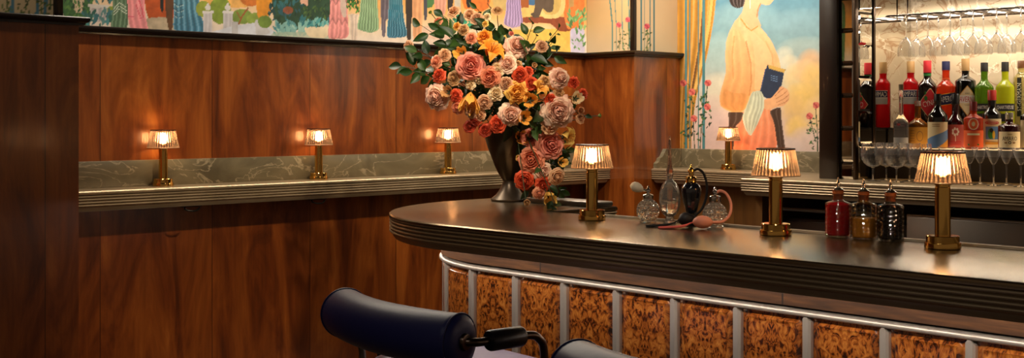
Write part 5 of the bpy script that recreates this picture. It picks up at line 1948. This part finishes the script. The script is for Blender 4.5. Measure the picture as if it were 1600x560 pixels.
def leaf_geo(mb, base, d, up, ln, wd, col, curl=0.25):
    d = d.normalized()
    side = d.cross(up)
    side = side.normalized() if side.length > 1e-4 else Vector((1, 0, 0))
    nrm = side.cross(d)
    b = len(mb.v)
    n = 6
    for j in range(n + 1):
        v = j / n
        w = wd * math.sin(PI * min(1, 0.04 + 0.96 * v) ** 0.85) ** 0.9 * (1 - 0.15 * v)
        mid = base + d * (ln * v) - nrm * (curl * ln * v * v)
        for u in (-1, -0.5, 0, 0.5, 1):
            mb.v.append(mid + side * (u * w * 0.5) + nrm * (abs(u) * w * 0.22))
            mb.c.append(jit(col, LR, .08) if u else tuple(min(1, x * 1.25) for x in col))
    for j in range(n):
        for i in range(4):
            q = b + j * 5 + i
            mb.f.append((q, q + 1, q + 6, q + 5))
            mb.mi.append(0)


LR = random.Random(11)
M_STEM = mat('green_stem', '#26361a', 0.5)
CLR = {  # inner, outer petal colours
    'coral': ('#d8583a', '#f09a74'), 'pink': ('#d85c50', '#f09c84'), 'peach': ('#e09860', '#f4c496'), 'dusty': ('#c88460', '#e4b48c'), 'tan': ('#b87c44', '#dcae78'),
    'cream': ('#e4b878', '#f8e4ba'), 'blush': ('#ea9478', '#fddcc0'), 'orange': ('#e87c18', '#ffa838'), 'gold': ('#e8962a', '#ffc05a'), 'yellow': ('#e8a43a', '#ffd470'),
    'red': ('#b82c14', '#e85c34'), 'deepred': ('#942414', '#c8482a'), 'salmon': ('#e4704c', '#f8ac84'), 'green': ('#64782c', '#94a450'),
}
STREAK = lin('#c0453c')
DOME = (790, 128, 150, 128)


def depth_for(px, py, dm):
    if px > 800 and py > 198:
        base = VD - 0.165 - 0.02 * dm / 40
    else:
        q = ((px - DOME[0]) / DOME[2]) ** 2 + ((py - DOME[1]) / DOME[3]) ** 2
        base = VD - 0.02 - 0.27 * math.sqrt(max(0.0, 1 - q)) - 0.012 * dm / 20
    if py > 190:
        base = min(base, (EYE - BARZ - 0.012 - 0.30 * dm * 4.7 / FPX) * FPX / (py - HORIZON))
    return base


def stem_path(tip, n, mouth):
    base = tip - n * 0.02
    if tip.z < MOUTH.z - 0.01:                       # trailing over the rim
        out = Vector((tip.x - VX, tip.y - VY, 0)).normalized()
        rim = Vector((VX, VY, MOUTH.z + 0.045)) + out * 0.118
        mid = (rim + base) / 2 + out * 0.008
        return catmull([Vector((VX, VY, MOUTH.z - 0.02)) + out * 0.05, rim, mid, base, tip], 5)
    return bez(mouth + Vector((0, 0, -0.05)), mouth + (MIDB - MOUTH) * 0.6, base - n * 0.12, tip, 12)


def flower(px, py, dm, kind, col, label, seed, dd=0.0, face=None):
    rnd = random.Random(seed * 7 + 1)
    d = depth_for(px, py, dm) + dd
    pos = on_d(px, py, d)
    tocam = (EYEV - pos).normalized()
    ctr = Vector((VX, VY, min(MIDB.z, max(pos.z, 1.30)))) if pos.z < 1.42 else MIDB
    n = ((pos - ctr).normalized() * 0.55 + tocam * 0.62 + Vector((rnd.uniform(-.2, .2), rnd.uniform(-.2, .2), rnd.uniform(-.1, .25)))).normalized()
    if face:
        right = Vector((SA, CA, 0))
        n = (right * face[0] + Vector((0, 0, 1)) * face[1] + tocam * face[2]).normalized()
    size = dm * d / FPX
    names = {'rose': 'rose', 'peony': 'peony', 'lily': 'lily', 'tulip': 'parrot_tulip', 'bud': 'flower_bud', 'spray': 'spray_rose'}
    ci, co = lin(CLR[col][0]), lin(CLR[col][1])
    root = thing(names[kind], label, 'flower', pos, 0, 'flowers in the tall arrangement')
    if kind == 'rose':
        mb = rose_mesh(rnd, ci, co, 6, 0.03)
    elif kind == 'peony':
        mb = rose_mesh(rnd, ci, co, 8, 0.028, 1.0, streak=STREAK if col == 'blush' else None)
    elif kind == 'spray':
        mb = rose_mesh(rnd, ci, co, 5, 0.05, 0.6)
    elif kind == 'lily':
        mb = lily_mesh(rnd, ci, co)
    elif kind == 'tulip':
        mb = tulip_mesh(rnd, ci, co)
    else:
        mb = rose_mesh(rnd, ci, co, 4, 0.02, 0.0, 0.5)
    pet = mb.build('petals', M_PETAL, root, 70, True)
    q = n.to_track_quat('Z', 'Y')
    spin = Matrix.Rotation(rnd.uniform(0, 6.28), 4, 'Z')
    M_ = q.to_matrix().to_4x4() @ spin @ Matrix.Scale(size, 4)
    pet.matrix_local = M_
    if kind == 'lily':
        mb = MB()
        for k in range(6):
            a = 2 * PI * k / 6 + .3
            mb.tube([(0, 0, -0.1), (0.05 * math.cos(a), 0.05 * math.sin(a), 0.15), (0.12 * math.cos(a), 0.12 * math.sin(a), 0.30)], 0.009, 5)
            mb.ball((0.125 * math.cos(a), 0.125 * math.sin(a), 0.315), 0.03, 0.018, 0.018, 8, 5)
        sm = mb.build('stamens', mat('stamen', '#a8641c', 0.6), root, 60)
        sm.matrix_local = M_
    mouth = MOUTH + Vector((rnd.uniform(-.06, .06), rnd.uniform(-.06, .06), 0))
    path = stem_path(pos - n * size * 0.12, n, mouth)
    mb = MB(); mb.tube([p - pos for p in path], 0.0016 if dm < 20 else 0.0021, 6)
    b = -n * size * 0.14
    for k in range(5):                                  # sepals under the head
        a = 2 * PI * k / 5
        side = (q @ Vector((math.cos(a), math.sin(a), 0)))
        mb.tube([b, b + side * size * 0.14 + n * size * 0.02, b + side * size * 0.26 + n * size * 0.10], [size * 0.04, size * 0.045, size * 0.008], 6)
    mb.build('stem', M_STEM, root, 60)
    return root


FL = [
    (673, 20, 9, 'bud', 'green', 'tiny green bud on a thin twig at the upper edge, before the painted frieze'),
    (685, 35, 16, 'rose', 'coral', 'small coral pink rose above the trim, next to a round dark leaf'),
    (709, 18, 20, 'spray', 'peach', 'flat peach spray rose above the trim, upper fringe of the bouquet'),
    (734, 23, 19, 'rose', 'peach', 'peach rose at the very top of the bouquet beside green leaves'),
    (745, 30, 22, 'rose', 'dusty', 'dusty pink rose just under the topmost leaves'),
    (777, 18, 19, 'rose', 'tan', 'faded tan rose at the top, before the purple painted dress'),
    (761, 26, 13, 'spray', 'cream', 'tiny cream spray rose near the top between two tan roses'),
    (758, 37, 11, 'spray', 'yellow', 'tiny yellow cream spray rose under another near the top'),
    (725, 47, 19, 'rose', 'tan', 'tan rose above the dark leaf mass near the trim'),
    (714, 41, 14, 'spray', 'gold', 'small golden bloom touching the tan rose above the trim'),
    (737, 60, 19, 'rose', 'salmon', 'salmon rose half hidden by leaves, beside the squarish orange rose'),
    (757, 58, 25, 'spray', 'orange', 'squarish bright orange bloom just above the big orange lily'),
    (767, 82, 48, 'lily', 'orange', 'big orange lily at the upper middle of the bouquet'),
    (722, 85, 28, 'tulip', 'gold', 'frilled golden tulip above the big pink rose'),
    (638, 72, 18, 'spray', 'dusty', 'dusty peach rose alone at the far left twig tip'),
    (695, 86, 20, 'rose', 'peach', 'peach rose of a pair on the bouquet edge, upper one'),
    (683, 97, 22, 'rose', 'salmon', 'pinkish peach rose of a pair on the bouquet edge, lower one'),
    (686, 118, 22, 'spray', 'red', 'red orange bloom above the large blush peony at the edge'),
    (735, 104, 44, 'rose', 'pink', 'biggest pink rose facing out at the upper middle'),
    (778, 109, 24, 'rose', 'cream', 'cream rose beneath the big orange lily'),
    (793, 101, 30, 'rose', 'blush', 'blush rose leaning behind the cream rose'),
    (808, 72, 38, 'peony', 'blush', 'blush peony high up before the yellow painted floor'),
    (799, 53, 11, 'bud', 'pink', 'pink bud among dark round leaves above the blush peony'),
    (846, 73, 20, 'rose', 'dusty', 'dusty rose near the trim with a bare twig beside it'),
    (808, 102, 16, 'spray', 'tan', 'small brownish orange bloom beneath the high blush peony'),
    (835, 102, 12, 'bud', 'tan', 'tan bud against the wood panel under the dusty rose'),
    (812, 118, 26, 'rose', 'red', 'coral red rose in the middle of the bouquet'),
    (825, 112, 17, 'rose', 'red', 'smaller coral red rose overlapping the central red one'),
    (874, 122, 34, 'peony', 'blush', 'streaked pale peony highest on the outer right edge'),
    (896, 129, 19, 'spray', 'red', 'red orange bloom beside the streaked peony'),
    (682, 151, 40, 'peony', 'blush', 'large blush peony with red flecks, lowest on the outer left'),
    (710, 123, 24, 'rose', 'tan', 'tan cream rose below the biggest pink rose'),
    (735, 132, 17, 'spray', 'cream', 'little cream rose under the biggest pink rose'),
    (748, 123, 17, 'spray', 'cream', 'little cream rose touching the big pink rose edge'),
    (766, 121, 32, 'rose', 'coral', 'deep coral rose partly covered by the big pink rose'),
    (775, 146, 24, 'spray', 'cream', 'pale cream rose in the dark centre of the bouquet'),
    (701, 144, 24, 'tulip', 'tan', 'orange tan tulip beside the large flecked peony'),
    (713, 150, 21, 'rose', 'red', 'red rose between two orange tulips'),
    (716, 168, 21, 'rose', 'coral', 'coral rose below the red rose, lower edge'),
    (734, 156, 40, 'tulip', 'gold', 'large drooping orange parrot tulip left of the bouquet centre'),
    (736, 174, 22, 'rose', 'dusty', 'dusty pink rose under the drooping parrot tulip'),
    (750, 180, 19, 'rose', 'peach', 'small peach rose at the lower edge above the vase'),
    (734, 198, 20, 'rose', 'deepred', 'dark red rose hanging lowest beside the vase rim'),
    (758, 204, 21, 'rose', 'deepred', 'dark red rose resting on the vase rim'),
    (778, 194, 27, 'rose', 'red', 'red rose over the middle of the vase rim'),
    (744, 187, 20, 'rose', 'deepred', 'dark red rose just above the lowest one'),
    (757, 160, 24, 'rose', 'dusty', 'dusty rose behind the parrot tulip in shadow'),
    (798, 179, 36, 'peony', 'blush', 'round blush peony above the vase, lower middle'),
    (808, 144, 36, 'spray', 'gold', 'ruffled golden orange bloom at the centre right'),
    (828, 157, 30, 'tulip', 'gold', 'golden orange tulip below the ruffled golden bloom'),
    (842, 139, 32, 'lily', 'gold', 'spiky golden lily beside the red rose cluster'),
    (791, 131, 23, 'rose', 'dusty', 'dusty rose above the pale cream rose in the centre'),
    (829, 131, 22, 'rose', 'red', 'red rose tucked behind the spiky golden lily'),
    (851, 127, 19, 'spray', 'tan', 'greenish tan rose below the streaked pale peony'),
    (871, 174, 54, 'peony', 'blush', 'biggest pale peony, wide open on the right of the bouquet'),
    (860, 156, 20, 'rose', 'red', 'red rose peeping over the biggest pale peony'),
    (873, 145, 17, 'spray', 'tan', 'small orange tan bloom between the two pale peonies'),
    (900, 154, 26, 'tulip', 'cream', 'cream and pink tulip behind the biggest peony'),
    (910, 147, 17, 'rose', 'red', 'small red rose farthest out on the right'),
    (907, 173, 15, 'bud', 'peach', 'upper peach bud of two beside the biggest peony'),
    (906, 186, 16, 'rose', 'peach', 'lower peach bud of two beside the biggest peony'),
    (936, 181, 10, 'bud', 'green', 'single green bud on a long bare stem before the wooden column'),
    (818, 185, 28, 'tulip', 'gold', 'yellow orange tulip beside the round blush peony'),
    (858, 197, 26, 'rose', 'peach', 'peach rose under the biggest peony, top of the trailing spray'),
    (885, 213, 36, 'lily', 'yellow', 'yellow lily pointing outwards at the top of the trailing spray'),
    (813, 215, 28, 'tulip', 'gold', 'golden tulip against the vase in the trailing spray'),
    (827, 215, 28, 'rose', 'pink', 'pink rose behind green leaves in the trailing spray'),
    (859, 227, 44, 'rose', 'pink', 'large pink rose, upper of two in the trailing spray'),
    (831, 250, 42, 'rose', 'coral', 'large coral pink rose, lower of two in the trailing spray'),
    (811, 247, 15, 'bud', 'yellow', 'small yellow bud touching the vase bowl'),
    (877, 254, 21, 'tulip', 'yellow', 'yellow green tulip at the outer edge of the trailing spray'),
    (846, 267, 30, 'rose', 'blush', 'blush rose below the two large pink roses'),
    (869, 276, 27, 'rose', 'peach', 'peach rose at the outer edge low in the trailing spray'),
    (819, 281, 31, 'rose', 'red', 'red orange rose by the vase neck'),
    (848, 287, 25, 'rose', 'red', 'red rose low in the trailing spray between orange and peach roses'),
    (842, 301, 20, 'rose', 'salmon', 'salmon pink rose low in the trailing spray above the bar'),
    (857, 307, 28, 'tulip', 'yellow', 'yellow orange tulip lying on the bar top'),
    (823, 316, 14, 'bud', 'tan', 'small tan bud lying on the bar by the vase foot'),
]
FACE = {12: (0.35, 0.65, 0.55), 39: (-0.1, -0.75, 0.5), 18: (0.05, 0.15, 1), 30: (-0.35, -0.05, 0.9), 54: (0.15, 0.0, 1), 28: (0.3, 0.2, 0.8), 67: (0.25, 0.05, 0.9), 68: (-0.1, 0.0, 1),
        64: (0.9, -0.1, 0.5), 50: (0.5, 0.5, 0.6), 76: (0.3, -0.5, 0.7), 21: (0.2, 0.35, 0.8), 61: (1, 0.1, 0.3)}
for i, (px, py, dm, kind, col, lab) in enumerate(FL):
    flower(px, py, dm, kind, col, lab, i, face=FACE.get(i))

# ------------------------------------------------------------------ leafy twigs
GREEN = [lin(c) for c in ('#16300f', '#223f16', '#2c481b', '#1b3614', '#385324')]


def sprig(px, py, n, lpx, label=None, seed=0, dd=0.0, spread=0.45, bare=False):
    rnd = random.Random(seed + 100)
    d = depth_for(px, py, lpx) + 0.03 + dd
    tip = on_d(px, py, d)
    root = thing('leafy_twig', label or 'dark green rose foliage filling the bouquet between the blooms', 'foliage', (VX, VY, MOUTH.z), 0, 'foliage in the tall arrangement')
    org = Vector((VX, VY, MOUTH.z))
    nn = (tip - MIDB).normalized()
    path = [p - org for p in stem_path(tip, nn, MOUTH + Vector((rnd.uniform(-.05, .05), rnd.uniform(-.05, .05), 0)))]
    for p in path:
        p.z = max(p.z, BARZ + 0.004 - MOUTH.z)
    mb = MB(); mb.tube(path, [0.0026 - 0.0014 * i / (len(path) - 1) for i in range(len(path))], 6); mb.build('stem', M_STEM, root, 60)
    mb = MB()
    ln = lpx * d / FPX
    L_ = [(path[i + 1] - path[i]).length for i in range(len(path) - 1)]
    for k in range(n):
        f = 1 - spread * (k / max(1, n - 1)) if n > 1 else 1
        i = min(int(f * (len(path) - 1)), len(path) - 2)
        p = path[i].lerp(path[i + 1], f * (len(path) - 1) - i)
        t = (path[i + 1] - path[i]).normalized()
        a = k * 2.4 + rnd.uniform(-.5, .5)
        s1 = t.cross(Vector((0, 0, 1)) if abs(t.z) < .9 else Vector((1, 0, 0))).normalized()
        s2 = t.cross(s1)
        side = s1 * math.cos(a) + s2 * math.sin(a)
        dirv = (t * (0.7 if k else 1.6) + side * 0.9 + Vector((0, 0, rnd.uniform(-.3, .15)))).normalized()
        b = p + dirv * ln * 0.25
        mb.cur = GREEN[1]
        mb.tube([p, b], 0.001, 4)
        l = ln * rnd.uniform(.75, 1.15) * (0.5 if bare else 1)
        leaf_geo(mb, b, dirv, (EYEV - (tip)).normalized() + Vector((rnd.uniform(-.5, .5), rnd.uniform(-.5, .5), rnd.uniform(-.2, .6))), l, l * rnd.uniform(.55, .7), GREEN[rnd.randrange(5)], rnd.uniform(.1, .45))
    for v in mb.v:
        v.z = max(v.z, BARZ + 0.0015 - MOUTH.z)
    mb.build('leaves', M_LEAF, root, 60, True)
    return root


SPR = [
    (632, 104, 7, 22, 'leafy twig hanging farthest out beside the lonely dusty rose'), (650, 112, 7, 22, 'leafy twig drooping at the bouquet edge before the wood panel'),
    (656, 84, 8, 22, 'leafy twig reaching across the dark trim'), (662, 42, 3, 26, 'twig ending in one large dark leaf before the painted blue gown'),
    (696, 27, 4, 22, 'twig with a round dark leaf above the coral rose'), (690, 48, 6, 20, 'leafy twig just below the small coral rose'),
    (712, 62, 10, 22, 'thick dark leaf mass above the trim near the golden tulip'), (703, 72, 8, 20, None),
    (748, 16, 6, 16, 'leafy twig at the very top of the bouquet'), (762, 42, 7, 18, 'leaves under the cream spray roses near the top'), (776, 48, 7, 18, None),
    (795, 55, 7, 20, 'dark round leaves around the high pink bud'), (783, 64, 6, 20, None),
    (832, 40, 5, 18, 'twig of three dark leaves before the yellow painted floor'), (838, 58, 3, 16, 'twig with a single dark leaf over the dusty rose'),
    (872, 46, 6, 14, 'bare twig with tiny leaflets before the yellow painted floor'), (862, 68, 5, 16, 'leaves beside the dusty rose above the trim'), (868, 82, 6, 20, 'leafy twig drooping over the trim end'),
    (826, 84, 7, 26, 'pointed lighter green leaves under the high blush peony'), (846, 92, 7, 20, None), (838, 116, 6, 16, None),
    (735, 76, 8, 20, None), (708, 104, 7, 18, None), (752, 146, 8, 18, None), (786, 160, 8, 20, None), (768, 172, 8, 22, None), (720, 136, 6, 18, None), (800, 116, 6, 16, None), (856, 140, 6, 16, None),
    (843, 178, 6, 24, 'bright green leaf trio below the golden tulips'), (838, 196, 5, 22, 'green leaves over the vase rim beside the peach rose'), (912, 180, 4, 14, 'small leaves by the two peach buds'),
    (826, 216, 5, 24, 'bright green leaves lying over the pink rose of the trailing spray'), (800, 200, 6, 20, None), (868, 256, 7, 18, 'leaves beside the yellow green tulip of the trailing spray'),
    (874, 298, 5, 15, 'feathery dark greenery low on the outer side of the trailing spray'), (830, 308, 3, 14, 'leaves near the vase foot above the bar'), (852, 296, 2, 13, None), (836, 268, 3, 15, None), (880, 236, 6, 16, None), (868, 321, 3, 14, 'dark leaves resting on the bar beside the fallen tulip'),
]
for i, (px, py, n, l, lab) in enumerate(SPR):
    sprig(px, py, n + 3, l * 1.15, lab, i, dd=0.06 if lab is None or py > 250 else 0.0, bare=(i == 15))
